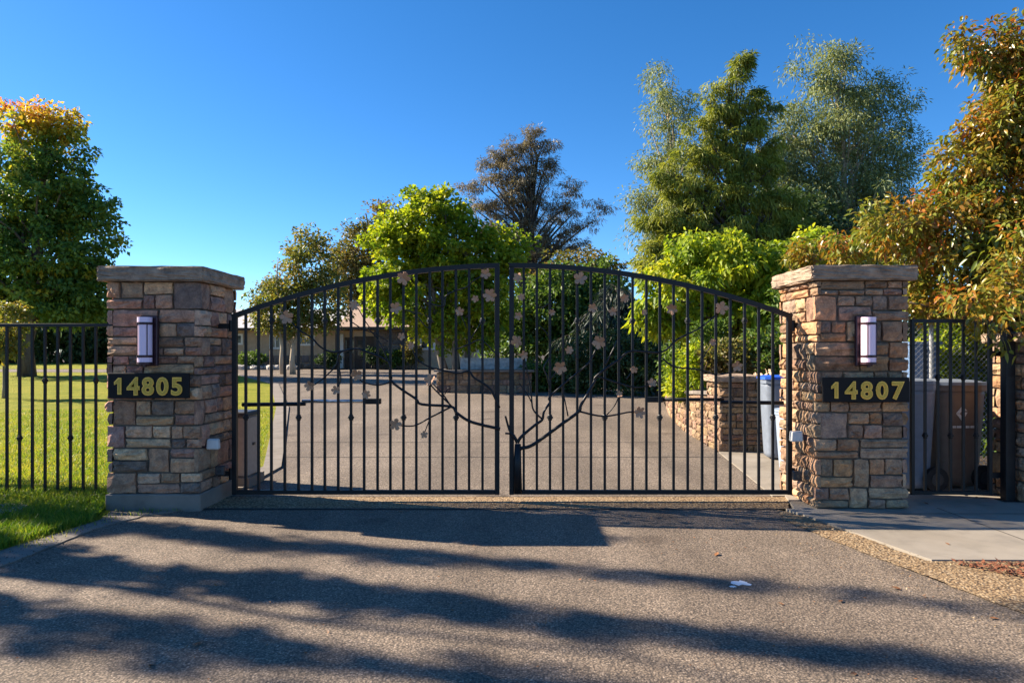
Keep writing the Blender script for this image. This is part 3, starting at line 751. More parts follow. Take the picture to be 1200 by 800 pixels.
# ------------------------------------------------------------------ lamps and number plates
def wall_lamp(label, cx, ptop, pbot):
    zt = P(0, ptop, 6.86).z; zb = P(0, pbot, 6.86).z; h = zt - zb
    e = empty('wall_lamp', (cx, 6.915, zb), label, 'lamp', 'cylinder lamps on the gate pillars')
    MB().box((0, -.022, h / 2 - .01), (.17, .05, h + .06)).build('back_plate', 'bronze', e, bevel=.008)
    MB().tube([(0, -.115, .0), (0, -.115, h)], .068, 24).build('glass_tube', 'frosted_glass', e, smooth=False)
    MB().tube([(0, -.115, -.022), (0, -.115, -.001)], .072, 24).build('bottom_ring', 'bronze', e)
    MB().tube([(0, -.115, -.05), (0, -.115, -.023)], .018, 10).build('finial', 'bronze', e)
    for z in (h * .13, h * .86):
        m = MB(); n = 24
        m.tube([(0, -.115, z - .012), (0, -.115, z + .012)], .0725, 24)
        m.build('band', 'bronze', e); MB().box((0, -.04, z), (.05, .05, .02)).build('arm', 'bronze', e)
    for x in (-.04, .052):
        MB().box((x, -.115 - math.sqrt(.0745 ** 2 - x * x), h * .49), (.007, .006, h * .76)).build('strap', 'bronze', e)
    return e
wall_lamp('frosted cylinder lamp in bronze bracket on left pillar above 14805', (171.5 - 600) * 6.83 / FP, 372, 424)
wall_lamp('frosted cylinder lamp in bronze bracket on right pillar above 14807', (1016 - 600) * 6.83 / FP, 372, 424)
def digit_mesh(ch, size, off, ext, m):
    cu = bpy.data.curves.new('digit', 'FONT'); cu.body = ch; cu.size = size; cu.extrude = ext; cu.offset = off; cu.align_x = 'CENTER'; cu.resolution_u = 4
    o = bpy.data.objects.new('digit', cu); col.objects.link(o); bpy.context.view_layer.update()
    me = bpy.data.meshes.new_from_object(o.evaluated_get(bpy.context.evaluated_depsgraph_get()))
    bpy.data.objects.remove(o); me.materials.clear(); me.materials.append(M[m]); return me
def one_mesh(size, inset, ext, m):
    k = size; i = inset
    o = [(-.19 + i, .50 - i * .2), (-.02 + i * .2, .70 - i * 1.2), (.11 - i, .70 - i), (.11 - i, .0 + i), (-.05 + i, .0 + i), (-.05 + i, .50 - i * .6)]
    o = [(-.20 + i, .40 + i * .8), (-.20 + i, .52 - i * .3), (-.03 + i, .70 - i), (.10 - i, .70 - i), (.10 - i, i), (-.06 + i, i), (-.06 + i, .47 - i * .6)]
    me = MB().prism([(x * k, z * k) for x, z in o], 2, -ext, ext).mesh('digit', m); return me
def plate(label, text, px0, px1, py0, py1):
    d = 6.87; a = P(px0, py1, d); b = P(px1, py0, d)
    e = empty('number_plate', (a.x, 6.872, a.z), label, 'house number', 'house number plates')
    W, H = b.x - a.x, b.z - a.z
    MB().box((W / 2, 0, H / 2), (W, .03, H)).build('backing', 'plate_black', e, bevel=.004)
    n = len(text); size = H * .94; step = W * .178
    for i, ch in enumerate(text):
        x = W / 2 + (i - (n - 1) / 2) * step
        dg = link('digit', one_mesh(size, 0, .006, 'gold') if ch == '1' else digit_mesh(ch, size, .0095, .006, 'gold'), e, (x, -.019, H * .5 - size * .365)); dg.rotation_euler.x = R(90); dg.scale.x = 1.0
        link('digit_inlay', one_mesh(size, .04, .002, 'old_gold') if ch == '1' else digit_mesh(ch, size, .002, .002, 'old_gold'), dg, (0, 0, .0075))
plate('black plate with gold numerals 14805 on left pillar', '14805', 127, 222, 437, 466.5)
plate('black plate with gold numerals 14807 on right pillar', '14807', 964, 1065, 442, 471)

# ------------------------------------------------------------------ wheeled bins
def cart(label, loc, rz, body, lid, h=1.14, w=.60, dep=.62, emblem=False):
    e = empty('wheeled_bin', loc, label, 'bin', 'wheeled bins by the gate', rz)
    secs = [(.03, .80), (.10, .82), (h * .55, .92), (h * .86, .98), (h * .93, 1.0)]
    m = MB(); k = 0; n = 24
    for z, s in secs:
        for i in range(n):
            a = 2 * math.pi * i / n; c, q = math.cos(a), math.sin(a); p = 5
            rr = (abs(c) ** p + abs(q) ** p) ** (-1 / p)
            m.v.append(Vector((w / 2 * s * rr * c, dep / 2 * s * rr * q, z)))
    for s in range(len(secs) - 1):
        for i in range(n):
            j = (i + 1) % n; m.f.append([s * n + i, s * n + j, (s + 1) * n + j, (s + 1) * n + i])
    m.f.append(list(reversed(range(n)))); m.f.append([(len(secs) - 1) * n + i for i in range(n)])
    m.build('body', body, e, smooth=True)
    def slab(z0, z1, g0, g1, nm, mt, sh=0):
        q = MB()
        for z, g in ((z0, g0), (z1, g1)):
            for i in range(n):
                a = 2 * math.pi * i / n; c, s_ = math.cos(a), math.sin(a); rr = (abs(c) ** 5 + abs(s_) ** 5) ** (-.2)
                q.v.append(Vector((w / 2 * g * rr * c, dep / 2 * g * rr * s_ + sh, z)))
        for i in range(n):
            j = (i + 1) % n; q.f.append([i, j, n + j, n + i])
        q.f.append(list(reversed(range(n)))); q.f.append([n + i for i in range(n)])
        return q.build(nm, mt, e)
    slab(h * .905, h * .955, 1.06, 1.06, 'rim', body)
    slab(h * .957, h * .985, 1.09, 1.08, 'lid', lid, -.01); slab(h * .986, h, 1.0, .8, 'lid_crown', lid, -.01)
    MB().tube([(-w * .4, dep * .56, h * .93), (w * .4, dep * .56, h * .93)], .016, 8).build('handle', 'dark_plastic', e)
    for s in (-1, 1):
        o = MB().tube([(s * (w * .43), dep * .40, .14), (s * (w * .43 + .055), dep * .40, .14)], .14, 20).build('wheel', 'rubber', e)
        MB().tube([(s * (w * .43 + .0555), dep * .40, .14), (s * (w * .43 + .062), dep * .40, .14)], .075, 14).build('hub', 'dark_plastic', o)
    MB().tube([(-w * .44, dep * .40, .14), (w * .44, dep * .40, .14)], .012, 6).build('axle', 'dark_plastic', e)
    if emblem:                              # diamond mark and lettering on the side of the body
        x = w / 2 * .945 + .004
        mk = MB(); z = h * .70; y = -.02
        s = .085
        tri = [[(y, z + s), (y - s * .8, z), (y - s * .32, z), (y, z + s * .36)],
               [(y - s * .8, z - .006), (y, z - s * 1.02), (y + s * .1, z - s * .52), (y - s * .32, z - .006)],
               [(y + s * .12, z - s * .95), (y + s * .74, z + .012), (y + s * .3, z + .012), (y + s * .18, z - s * .4)],
               [(y + s * .08, z + s * .9), (y + s * .72, z + .03), (y + s * .3, z + .03), (y + s * .06, z + s * .32)]]
        for t in tri: mk.prism(t, 0, x - .006, x + .004)
        mk.build('emblem', 'print_white', e)
        tx = MB(); q = random.Random(4); u = y - .135
        while u < y + .15:
            w_ = q.uniform(.012, .022); hh = q.choice((.026, .026, .036)); tx.span((x - .006, u, h * .565), (x + .003, u + w_, h * .565 + hh)); u += w_ + q.choice((.006, .006, .014))
        tx.build('lettering', 'print_white', e)
    return e
cart('brown wheeled bin with white diamond emblem behind the pedestrian gate', (5.27, 8.28, .013), R(-90), 'brown_plastic', 'grey_plastic', 1.27, .66, .62, True)
cart('pale grey wheeled bin between right pillar and brown bin', (4.62, 8.12, .013), R(-84), 'grey_plastic', 'grey_plastic', 1.29, .62, .56)
cart('grey wheeled bin with blue lid beside the low stone pillar', (4.10, 10.35, .013), R(-100), 'grey_plastic', 'blue_plastic', 1.25, .60, .62)
cart('small pale blue grey bin standing close behind right pillar', (3.75, 8.95, .013), R(-90), 'pale_plastic', 'pale_plastic', .86, .50, .5)

# ------------------------------------------------------------------ chain link fence and shed behind the bins
e = empty('chain_link_fence', (4.5, 9.4, 0), 'galvanized chain link fence behind the right bins', 'fence')
m = MB(); H, W = 2.05, 2.6; s = .075
k = -int(H / s)
while k * s < W:
    for sg in (1, -1):
        x0 = k * s if sg > 0 else k * s + H; pts = []
        xa, xb = (x0, x0 + H) if sg > 0 else (x0 - H, x0)
        lo, hi = max(0, xa), min(W, xb)
        if hi - lo > .02:
            za, zb = ((lo - xa), (hi - xa)) if sg > 0 else ((xb - lo), (xb - hi))
            m.tube([(lo, .003 * sg, za), (hi, .003 * sg, zb)], .0028, 3)
    k += 1
o = m.build('wire_mesh', 'galvanized', e); o['kind'] = 'stuff'
for x in (0, 1.3, 2.6): MB().tube([(x, .04, 0), (x, .04, 2.12)], .028, 10).build('post', 'galvanized', e)
MB().tube([(0, .04, 2.08), (2.6, .04, 2.08)], .02, 8).build('top_rail', 'galvanized', e)
e = empty('storage_cabinet', (5.78, 9.72, 0), 'slate blue storage cabinet behind the chain link fence', 'cabinet')
MB().box((0, 0, .86), (.38, .4, 1.72)).build('body', 'slate_blue', e, bevel=.01); MB().box((0, -.01, 1.74), (.42, .44, .04)).build('top', 'slate_blue', e); MB().box((.0, -.205, .86), (.012, .012, 1.6)).build('door_seam', 'dark_plastic', e)
e = empty('garden_shed', (7.6, 17.6, .6), 'small shed with white roof edge among the shrubs behind bins', 'shed')
MB().box((0, 0, .75), (2.2, 1.6, 1.5)).build('wall', 'siding', e); MB().box((-.05, -.1, 1.56), (2.7, 2.2, .10), rx=R(-6)).build('roof', 'grey_roof', e)
MB().box((-.05, -1.23, 1.56), (2.72, .05, .16), rx=R(-6)).build('fascia', 'white_paint', e); MB().box((.2, -.82, .62), (.75, .04, 1.2)).build('door', 'dark_wood', e)

# ------------------------------------------------------------------ house far behind
HY = 50.0; hz = gz(HY)
e = empty('ranch_house', (-14, HY, hz), 'long low tan ranch house far behind the driveway', 'house')
def hx(px, d=HY): return (px - 600) * d / FP + 14
MB().span((-14, .0, 0), (hx(418), 7, 2.75)).build('wall', 'siding', e)
MB().span((hx(418) + .01, -1.0, 0), (hx(560), 7, 2.75)).build('entry_wall', 'siding', e)
for i in range(46):
    x = -13.8 + i * .5
    if x < hx(417): MB().box((x, -.012, 1.85), (.05, .024, 1.78)).build('batten', 'siding', e)
def roofm(x0, x1, y0, y1, z, zr, m):
    ym = (y0 + y1) / 2
    MB().prism([(y0, z), (y1, z), (y1, z + .12), (ym, zr), (y0, z + .12)], 0, x0, x1).build('roof', m, e)
    MB().span((x0, y0 - .04, z - .03), (x1, y0 - .003, z + .16)).build('fascia', 'dark_wood', e)
roofm(-14.6, hx(402), -.9, 8, 2.76, 4.5, 'grey_roof'); roofm(hx(402) + .02, hx(575), -1.9, 8, 2.80, 4.75, 'shingle')  # left section's bluish grey has skylight painted into the roof colour
MB().box((hx(440), 3.2, 4.6), (1.7, 1.1, 1.9)).build('chimney', 'rock', e)
rng.seed(91)
def wainscot(x0, x1, y, H):
    for z, h in bands(H, .35, .5):
        u = x0
        while u < x1 - .02:
            w = min(rng.uniform(.5, 1.1), x1 - u)
            stone(e, Vector((u + w / 2, y, z + h / 2)), 0, w - .02, .10, h - .02, [(.17, .13, .11), (.22, .17, .14), (.13, .11, .10)], 'facing_stone'); u += w
wainscot(-14, hx(398), -.0, .95); wainscot(hx(446), hx(490), -1.0, 2.7)
def win(px0, px1, py0, py1, y):
    x0, x1 = hx(px0), hx(px1); z1, z0 = P(0, py0, HY).z - hz, P(0, py1, HY).z - hz
    w = MB(); t = .14
    for a, b in (((x0, z0), (x1, z0 + t)), ((x0, z1 - t), (x1, z1)), ((x0, z0 + t), (x0 + t, z1 - t)), ((x1 - t, z0 + t), (x1, z1 - t)), (((x0 + x1) / 2 - .04, z0 + t), ((x0 + x1) / 2 + .04, z1 - t))):
        w.span((a[0], y - .08, a[1]), (b[0], y - .01, b[1]))
    f = w.build('window', 'white_paint', e); MB().span((x0 + t, y - .045, z0 + t), (x1 - t, y - .02, z1 - t)).build('pane', 'window_glass', f)
win(272, 285, 391, 404, 0); win(316, 330, 392, 409, 0); win(350, 369, 393, 405, 0); win(494, 512, 392, 410, -1.0)
d = MB().span((hx(404), -.06, 0), (hx(417), -.005, 2.25)).build('door', 'dark_wood', e)
MB().span((hx(405.5), -.075, 1.1), (hx(415.5), -.061, 2.05)).build('pane', 'window_glass', d)
MB().span((hx(399), -.09, 0), (hx(402.6), -.0, 2.5)).build('door_trim', 'white_paint', e)
MB().span((hx(419), -1.06, 0), (hx(443), -1.005, 2.3)).build('recess_shade_panel', 'dark_wood', e)  # flat dark slab; the recess's shade is only its colour
MB().span((hx(423), -1.09, .9), (hx(429), -1.065, 2.0)).build('sidelight', 'window_glass', e)
for px in (402, 446): MB().box((hx(px), -1.7, 1.38), (.22, .22, 2.76)).build('porch_post', 'dark_wood', e)

HOUSE_SHRUBS = [(437, 417, 12, 9, 'leaf_dark', 'dark shrub beside the house entry'), (462, 419, 14, 8, 'leaf_green', 'green shrub under the stone faced house wall'), (484, 414, 10, 14, 'leaf_olive', 'olive shrub left of the right house window'), (384, 420, 12, 8, 'leaf_dark', 'low dark shrub left of the house door'), (296, 421, 16, 7, 'leaf_green', 'low green shrub at the left end of house')]
# rocks edging the house bed
rng.seed(17); ROCKS = []
for q in range(4):
    bm = bmesh.new(); bmesh.ops.create_icosphere(bm, subdivisions=2, radius=1); r = random.Random(q)
    for v in bm.verts: v.co *= r.uniform(.75, 1.15)
    me = bpy.data.meshes.new('boulder'); bm.to_mesh(me); bm.free(); me.materials.append(M['rock']); ROCKS.append(me)
WORDS = ['far left of the', 'second from left of the', 'third from left of the', 'fourth from left of the', 'fifth from left of the', 'sixth from left of the', 'seventh from left of the', 'eighth from left of the', 'ninth from left of the', 'tenth from left of the', 'eleventh from left of the', 'far right of the']
for i in range(12):
    o = link('boulder', ROCKS[i % 4]); y = 46.9 + rng.uniform(-.35, .3); x = (280 + i * 6.2 - 600) * y / FP
    o.location = (x, y, gz(y) + .12); s = rng.uniform(.16, .34); o.scale = (s * 1.3, s, s * .8); o.rotation_euler.z = rng.uniform(0, 6)
    tag(o, WORDS[i] + ' pale boulders edging the house bed', 'rock', 'pale boulders in front of the house')

# raised stone planter under the bright maple
rng.seed(52)
e = empty('stone_planter', (-1.0, 24.6, gz(24)), 'low stone planter box under the bright green maple', 'planter')
MB().box((0, .95, .38), (3.3, 1.9, .76)).build('mortar_core', 'mortar', e)
for z, h in bands(.74, .2, .28):
    u = -1.72
    while u < 1.7:
        w = min(rng.uniform(.3, .7), 1.72 - u); stone(e, Vector((u + w / 2, .02, z + h / 2)), 0, w - .015, .07, h - .015, PAL_W); u += w
    u = 0
    while u < 1.88:
        w = min(rng.uniform(.3, .6), 1.9 - u); stone(e, Vector((-1.63, u + w / 2, z + h / 2)), R(-90), w - .015, .07, h - .015, PAL_W); u += w
MB().box((0, -.02, .80), (3.6, .34, .07)).build('coping', 'kerb_concrete', e); MB().box((-1.63, 1.06, .80), (.34, 1.80, .07)).build('coping', 'kerb_concrete', e)
MB().box((.3, 1.25, 1.0), (2.5, .25, .5)).build('upper_tier', 'rock', e); MB().box((.3, .98, .78), (2.9, 1.6, .1)).build('soil_fill', 'soil', e)

# ------------------------------------------------------------------ trees
def unit(v): return v / (np.linalg.norm(v, axis=1, keepdims=True) + 1e-9)
def leaves(pts, dirs, nrm, L, W, big=False, droop=.15):
    n = len(pts); a = unit(dirs); s = unit(np.cross(nrm, a)); nn = np.cross(a, s)
    L = np.asarray(L)[:, None]; W = np.asarray(W)[:, None]; dz = np.array([[0, 0, -1.0]])
    if not big:
        V = np.stack([pts, pts + a * L * .42 + s * W * .5 + nn * W * .18, pts + a * L + dz * L * droop, pts + a * L * .42 - s * W * .5 + nn * W * .18], 1).reshape(-1, 3)
        i = np.arange(n)[:, None] * 4
        return V, np.concatenate([i + np.array([[0, 1, 2]]), i + np.array([[0, 2, 3]])]), 2
    V = np.stack([pts, pts + a * L * .28 + s * W * .42 + nn * W * .16, pts + a * L * .62 + s * W * .40 + nn * W * .12 + dz * L * droop * .4,
                  pts + a * L + dz * L * droop, pts + a * L * .62 - s * W * .40 + nn * W * .12 + dz * L * droop * .4, pts + a * L * .28 - s * W * .42 + nn * W * .16,
                  pts + a * L * .5 + dz * L * droop * .2], 1).reshape(-1, 3)
    i = np.arange(n)[:, None] * 7
    fs = [[0, 6, 1], [1, 6, 2], [2, 6, 3], [0, 5, 6], [5, 4, 6], [4, 3, 6]]
    return V, np.concatenate([i + np.array([f]) for f in fs]), 6
def lobes_from(spec, d):
    out = []
    for q in spec:
        px, py, rx, ry = q[:4]; dd = d + (q[4] if len(q) > 4 else 0)
        c = P(px, py, dd); k = dd / FP; out.append((c.x, c.y, c.z, rx * k, (q[5] if len(q) > 5 else (rx + ry) * .45) * k, ry * k))
    return np.array(out)
def clump_points(lob, n, g, shell=.45):
    vol = (lob[:, 3] * lob[:, 4] * lob[:, 5]) ** .7; pr = vol / vol.sum()
    i = g.choice(len(lob), n, p=pr); v = unit(g.normal(size=(n, 3))); f = g.uniform(shell ** 2, 1, n) ** .5 * g.uniform(.9, 1.12, n)
    return lob[i, :3] + v * lob[i, 3:6] * f[:, None], v
def limbs(mb, base, top, targets, r0, g, split=(.25, .9)):
    H = top[2] - base[2]
    path = [Vector(base)]; k = 8
    for i in range(1, k + 1):
        t = i / k; path.append(Vector((base[0] + (top[0] - base[0]) * t + g.normal(0, .012) * H, base[1] + (top[1] - base[1]) * t + g.normal(0, .012) * H, base[2] + H * t)))
    mb.tube(path, [r0 * (1.25 if i == 0 else 1) * (1 - .88 * i / k) for i in range(k + 1)], 8)
    for q in targets:
        t = np.clip((q[2] - base[2]) / H - g.uniform(.12, .3), split[0], split[1]); f = t * k; i = int(f); p0 = path[i].lerp(path[min(i + 1, k)], f - i)
        q = Vector(q); mid = p0.lerp(q, .5) + Vector((g.normal(0, .05), g.normal(0, .05), .07)) * (q - p0).length
        rr = r0 * (1 - .88 * t) * .5
        mb.tube(smooth_path([p0, mid, q], 3), [rr * (1 - .8 * j / 6) for j in range(7)], 5)
def tree(name, label, px_base, d, lobspec, nc, per, cr, L, W, leafm, barkm, r0, top_py, seed, base_py=None, cat='tree', group=None, droop=.15, down=.2, nlimb=26, big=False, colour=None, shell=.45, flatz=.65, stems=1, singles=0, base_z=None, base_y=None, multi_base=None):
    g = np.random.default_rng(seed); lob = lobes_from(lobspec, d)
    b = P(px_base, HOR, d); bz = gz(d) if base_z is None else base_z; base = (b.x, d, bz)
    e = empty(name, base, label, cat, group); off = np.array(base)
    C, out = clump_points(lob, nc, g, shell)
    t = P(px_base + (lob[:, 0].mean() - b.x) * .5 * FP / d, top_py, d); mb = MB()
    o3 = Vector(base)
    tg = C[g.choice(nc, min(nlimb, nc), replace=False)]
    for s in range(stems):
        bb = (base[0] + (s - (stems - 1) / 2) * r0 * 3.2, base[1] + g.normal(0, r0), bz - .05)
        tt = (t.x + (s - (stems - 1) / 2) * (lob[:, 3].max() * .5), t.y + g.normal(0, .3), t.z - g.uniform(0, .15) * (t.z - bz) * (stems > 1))
        limbs(mb, bb, tt, tg[s::stems], r0, g)
    mb.v = [v - o3 for v in mb.v]
    mb.build('trunk', barkm, e, smooth=True)
    n = nc * per; ci = np.repeat(np.arange(nc), per)
    rel = unit(g.normal(size=(n, 3))) * (g.uniform(0, 1, n) ** .45)[:, None]; rel[:, 2] *= flatz
    csz = g.uniform(.6, 1.35, nc)[ci][:, None]
    pts = C[ci] + rel * cr * csz
    dirs = rel * .8 + g.normal(0, .5, (n, 3)) + out[ci] * .3; dirs[:, 2] -= down * g.uniform(.3, 1.4, nc)[ci]
    nrm = g.normal(0, .55, (n, 3)) + out[ci] * .35; nrm[:, 2] += .7
    ls = L * g.uniform(.5, 1.35, n) * g.uniform(.8, 1.2, nc)[ci]; ws = W * g.uniform(.7, 1.2, n)
    rnd = np.clip(.5 * g.uniform(0, 1, nc)[ci] + .5 * g.uniform(0, 1, n), 0, 1)
    if colour: rnd = np.clip(colour(pts, rnd, g, ci), 0, 1)
    keep = np.ones(n, bool)
    if singles:                         # the leaves that show largest are meshes of their own
        ok = (pts[:, 0] < pts[:, 1] * .735) & (pts[:, 2] < CZ + pts[:, 1] * .5)
        idx = np.argsort(np.where(ok, np.linalg.norm(pts - np.array([0, 0, CZ]), axis=1), 1e9))[:singles]; keep[idx] = False
        for j in idx:
            V, F, _ = leaves(np.zeros((1, 3)), dirs[j:j + 1], nrm[j:j + 1], ls[j:j + 1], ws[j:j + 1], True, droop)
            link('leaf', npmesh('leaf', V, F, leafm, np.full(len(F), rnd[j])), e, pts[j] - off)
    V, F, k = leaves(pts[keep] - off, dirs[keep], nrm[keep], ls[keep], ws[keep], big, droop)
    o = link('crown', npmesh('crown', V, F, leafm, np.tile(rnd[keep], k)), e)
    if singles: o['kind'] = 'stuff'
    return e
def cedar(name, label, px_base, d, top_py, low_py, spread_px, leafm, barkm, r0, seed, whorls=26, nb=6, per=70, lean=0, extra=(), prof=.8, ragged=.3, sag=.32, hang=1.0, ll=(.22, .55)):
    g = np.random.default_rng(seed); b = P(px_base, HOR, d); bz = gz(d); e = empty(name, (b.x, d, bz), label, 'tree'); off = np.array([b.x, d, bz])
    zt = P(0, top_py, d).z - bz; zl = P(0, low_py, d).z - bz; S = spread_px * d / FP
    mb = MB(); k = 10
    path = [Vector((lean * (i / k) ** 2 * zt * .1 + g.normal(0, .04), g.normal(0, .04), zt * i / k)) for i in range(k + 1)]
    mb.tube(path, [r0 * (1 - .93 * i / k) for i in range(k + 1)], 8)
    PT = []; DR = []; RN = []; az = 0
    brs = []
    for w in range(whorls):
        t = (w + g.uniform(0, .8)) / whorls; z = zl + (zt - zl) * t
        for q in range(max(2, int(nb * (1.1 - .6 * t)))):
            az += 2.4 + g.normal(0, .3); Lb = S * ((1 - t) ** prof * .97 + .05) * (1 + g.normal(0, ragged)); Lb = max(Lb, .25)
            brs.append((z + g.normal(0, .02) * (zt - zl), az, Lb * (1 if g.random() > .25 else g.uniform(.4, .8)), g.uniform(-.08, .38)))
    for (pz, a, Lb, rise) in list(brs) + [(x[0] * (zt) , x[1], x[2] * S, x[3]) for x in extra]:
        f = pz / zt * k; i = min(int(f), k - 1); p0 = path[i].lerp(path[i + 1], f - i)
        hd = Vector((math.cos(a), math.sin(a), 0)); m = 8; bp = []; sg = sag * g.uniform(.4, 1.5)
        for j in range(m + 1):
            s = j / m; bp.append(p0 + hd * Lb * s + Vector((0, 0, Lb * (rise * math.sin(s * 2.2) * 1.2 - sg * s ** 2.2))))
        mb.tube(bp, [max(.012, r0 * .15 * (Lb / S) ** .6 * (1 - .9 * j / m)) for j in range(m + 1)], 4)
        n = int(per * (Lb / S) ** 1.1) + 12
        s = g.uniform(.12, 1.02, n) ** .8; jj = np.clip((s * m).astype(int), 0, m - 1); fr = (s * m - jj)
        B = np.array([list(v) for v in bp]); pts = B[jj] + (B[jj + 1] - B[jj]) * fr[:, None]
        side = np.array([-hd.y, hd.x, 0]); lat = g.normal(0, .16, n) * Lb * (1.2 - s) + g.normal(0, .14, n)
        pts = pts + side * lat[:, None] + np.stack([g.normal(0, .05, n), g.normal(0, .05, n), .10 - np.abs(g.normal(0, .17, n)) * hang - np.abs(lat) * .3 * hang], 1)
        dr = np.array(hd)[None] * g.uniform(.0, .7, n)[:, None] + side * (np.sign(lat) * g.uniform(0, .5, n))[:, None]; dr[:, 2] -= g.uniform(.25, 1.1, n) * hang
        PT.append(pts); DR.append(dr); RN.append(np.clip(g.uniform(0, .6) + g.uniform(0, .45, n), 0, 1))
    mb.build('trunk', barkm, e, smooth=True)
    pts = np.concatenate(PT); dr = np.concatenate(DR); rn = np.concatenate(RN); n = len(pts)
    V, F, kk = leaves(pts, dr, g.normal(size=(n, 3)), g.uniform(*ll, n), g.uniform(.045, .09, n))
    link('crown', npmesh('crown', V, F, leafm, np.tile(rn, kk)), e); return e

# autumn maple on the lawn, far left
def autumn(p, r, g, ci):
    h = (p[:, 2] - 2) / 13.5; pt = (g.uniform(0, 1, int(ci.max()) + 1)[ci] > .86) * .28
    return r * .34 + pt + np.clip((h - .77) * 3.2, 0, 1) * .85 * (.5 + g.uniform(0, .8, int(ci.max()) + 1)[ci]) + g.normal(0, .05, len(r))
tree('maple_tree', 'large maple turning red at the top, on lawn left of pillar', 42, 38, [(35, 310, 85, 70), (20, 215, 62, 60), (62, 235, 52, 55), (40, 160, 40, 40), (-20, 290, 70, 85), (100, 305, 36, 55), (75, 350, 62, 30), (112, 255, 24, 18), (105, 215, 16, 10), (70, 150, 22, 22), (20, 140, 16, 16), (90, 180, 18, 14), (118, 330, 20, 18), (50, 128, 10, 10), (20, 365, 60, 26), (95, 362, 40, 22), (-10, 375, 40, 22), (128, 285, 14, 9), (85, 140, 10, 10), (8, 128, 10, 9), (122, 238, 12, 8)],
     760, 62, .66, .25, .19, 'leaf_maple_autumn', 'bark_brown', .38, 150, 5, colour=autumn, shell=.35, nlimb=60)
tree('young_tree', 'slim young tree with pale leaves in front of the maple', 5, 22, [(8, 385, 22, 34), (0, 405, 22, 20), (18, 370, 10, 20)], 60, 40, .28, .13, .09, 'leaf_birch', 'bark_grey', .05, 350, 61, nlimb=12)
# dark boundary trees far left
for i, (px, d, py, rx, ry, s) in enumerate([(-60, 62, 370, 60, 55, 71), (15, 66, 385, 50, 42, 72), (75, 64, 378, 42, 48, 73), (125, 66, 390, 34, 38, 74), (170, 68, 385, 40, 44, 75), (225, 70, 390, 40, 36, 76)]):
    where = ['beyond the left edge of frame', 'behind the slim young tree', 'directly below the maple crown', 'just left of the left pillar', 'hidden mostly behind the left pillar', 'behind the lamp side of left pillar'][i]
    tree('boundary_tree', 'dark evergreen boundary tree ' + where, px, d, [(px, py, rx, ry), (px - rx * .5, py + 15, rx * .6, ry * .7), (px + rx * .5, py + 12, rx * .6, ry * .7)], 120, 55, 1.0, .42, .28, 'leaf_dark', 'bark_dark', .25, py - ry * .6, s, group='dark boundary trees beyond the lawn', nlimb=10)
# birches by the house
tree('birch_tree', 'pale trunked birch with open foliage before the house', 338, 40, [(365, 312, 28, 44), (345, 345, 32, 36), (375, 350, 32, 38), (322, 358, 24, 30), (358, 285, 16, 20), (310, 350, 14, 18), (350, 380, 45, 14)],
     260, 42, .62, .20, .15, 'leaf_birch', 'bark_pale', .16, 285, 81, stems=2, nlimb=22)
tree('birch_tree', 'smaller pale trunked birch at the left end of house', 318, 44, [(318, 345, 14, 22), (308, 370, 14, 22)], 50, 34, .5, .18, .13, 'leaf_birch', 'bark_pale', .10, 335, 82, nlimb=8)
tree('oak_tree', 'olive brown oak behind the bright maple, over the house roof', 425, 56, [(425, 300, 38, 44), (405, 325, 30, 40), (448, 270, 20, 40), (440, 340, 36, 40), (450, 245, 9, 14)],
     240, 55, .95, .27, .2, 'leaf_olive', 'bark_dark', .4, 250, 83, nlimb=22)
# bright green maple in the planter
def sunny(p, r, g, ci): return r
tree('maple_tree', 'bright yellow green maple growing from the stone planter', 535, 26, [(500, 265, 50, 45), (510, 240, 34, 26), (465, 310, 40, 50), (540, 300, 52, 44), (590, 295, 28, 34), (500, 345, 66, 50), (560, 350, 46, 46), (540, 388, 56, 26), (470, 275, 26, 26), (450, 345, 22, 30)],
     560, 62, .42, .17, .15, 'leaf_bright', 'bark_grey', .14, 235, 84, stems=3, nlimb=36, base_z=gz(26) + .7)
# brown drooping cedar
tree('cedar_tree', 'tall brown grey half dead cedar with drooping boughs', 618, 54, [(628, 152, 12, 9), (622, 168, 24, 14), (645, 172, 14, 9), (600, 176, 22, 9), (580, 186, 20, 9), (612, 196, 36, 16), (640, 196, 16, 14), (562, 192, 10, 6), (585, 212, 34, 14), (618, 222, 36, 20), (550, 220, 18, 6), (575, 238, 36, 16), (628, 250, 34, 24), (668, 220, 16, 10), (678, 212, 8, 6), (665, 245, 24, 16), (590, 268, 44, 20), (640, 285, 40, 26), (700, 254, 16, 7), (715, 245, 8, 5), (684, 266, 18, 9), (668, 284, 20, 14), (600, 305, 50, 20), (690, 240, 14, 7)],
     640, 64, .50, .30, .055, 'leaf_dead_cedar', 'bark_dark', .5, 148, 91, down=.6, flatz=.6, nlimb=70, shell=.2, droop=.1)
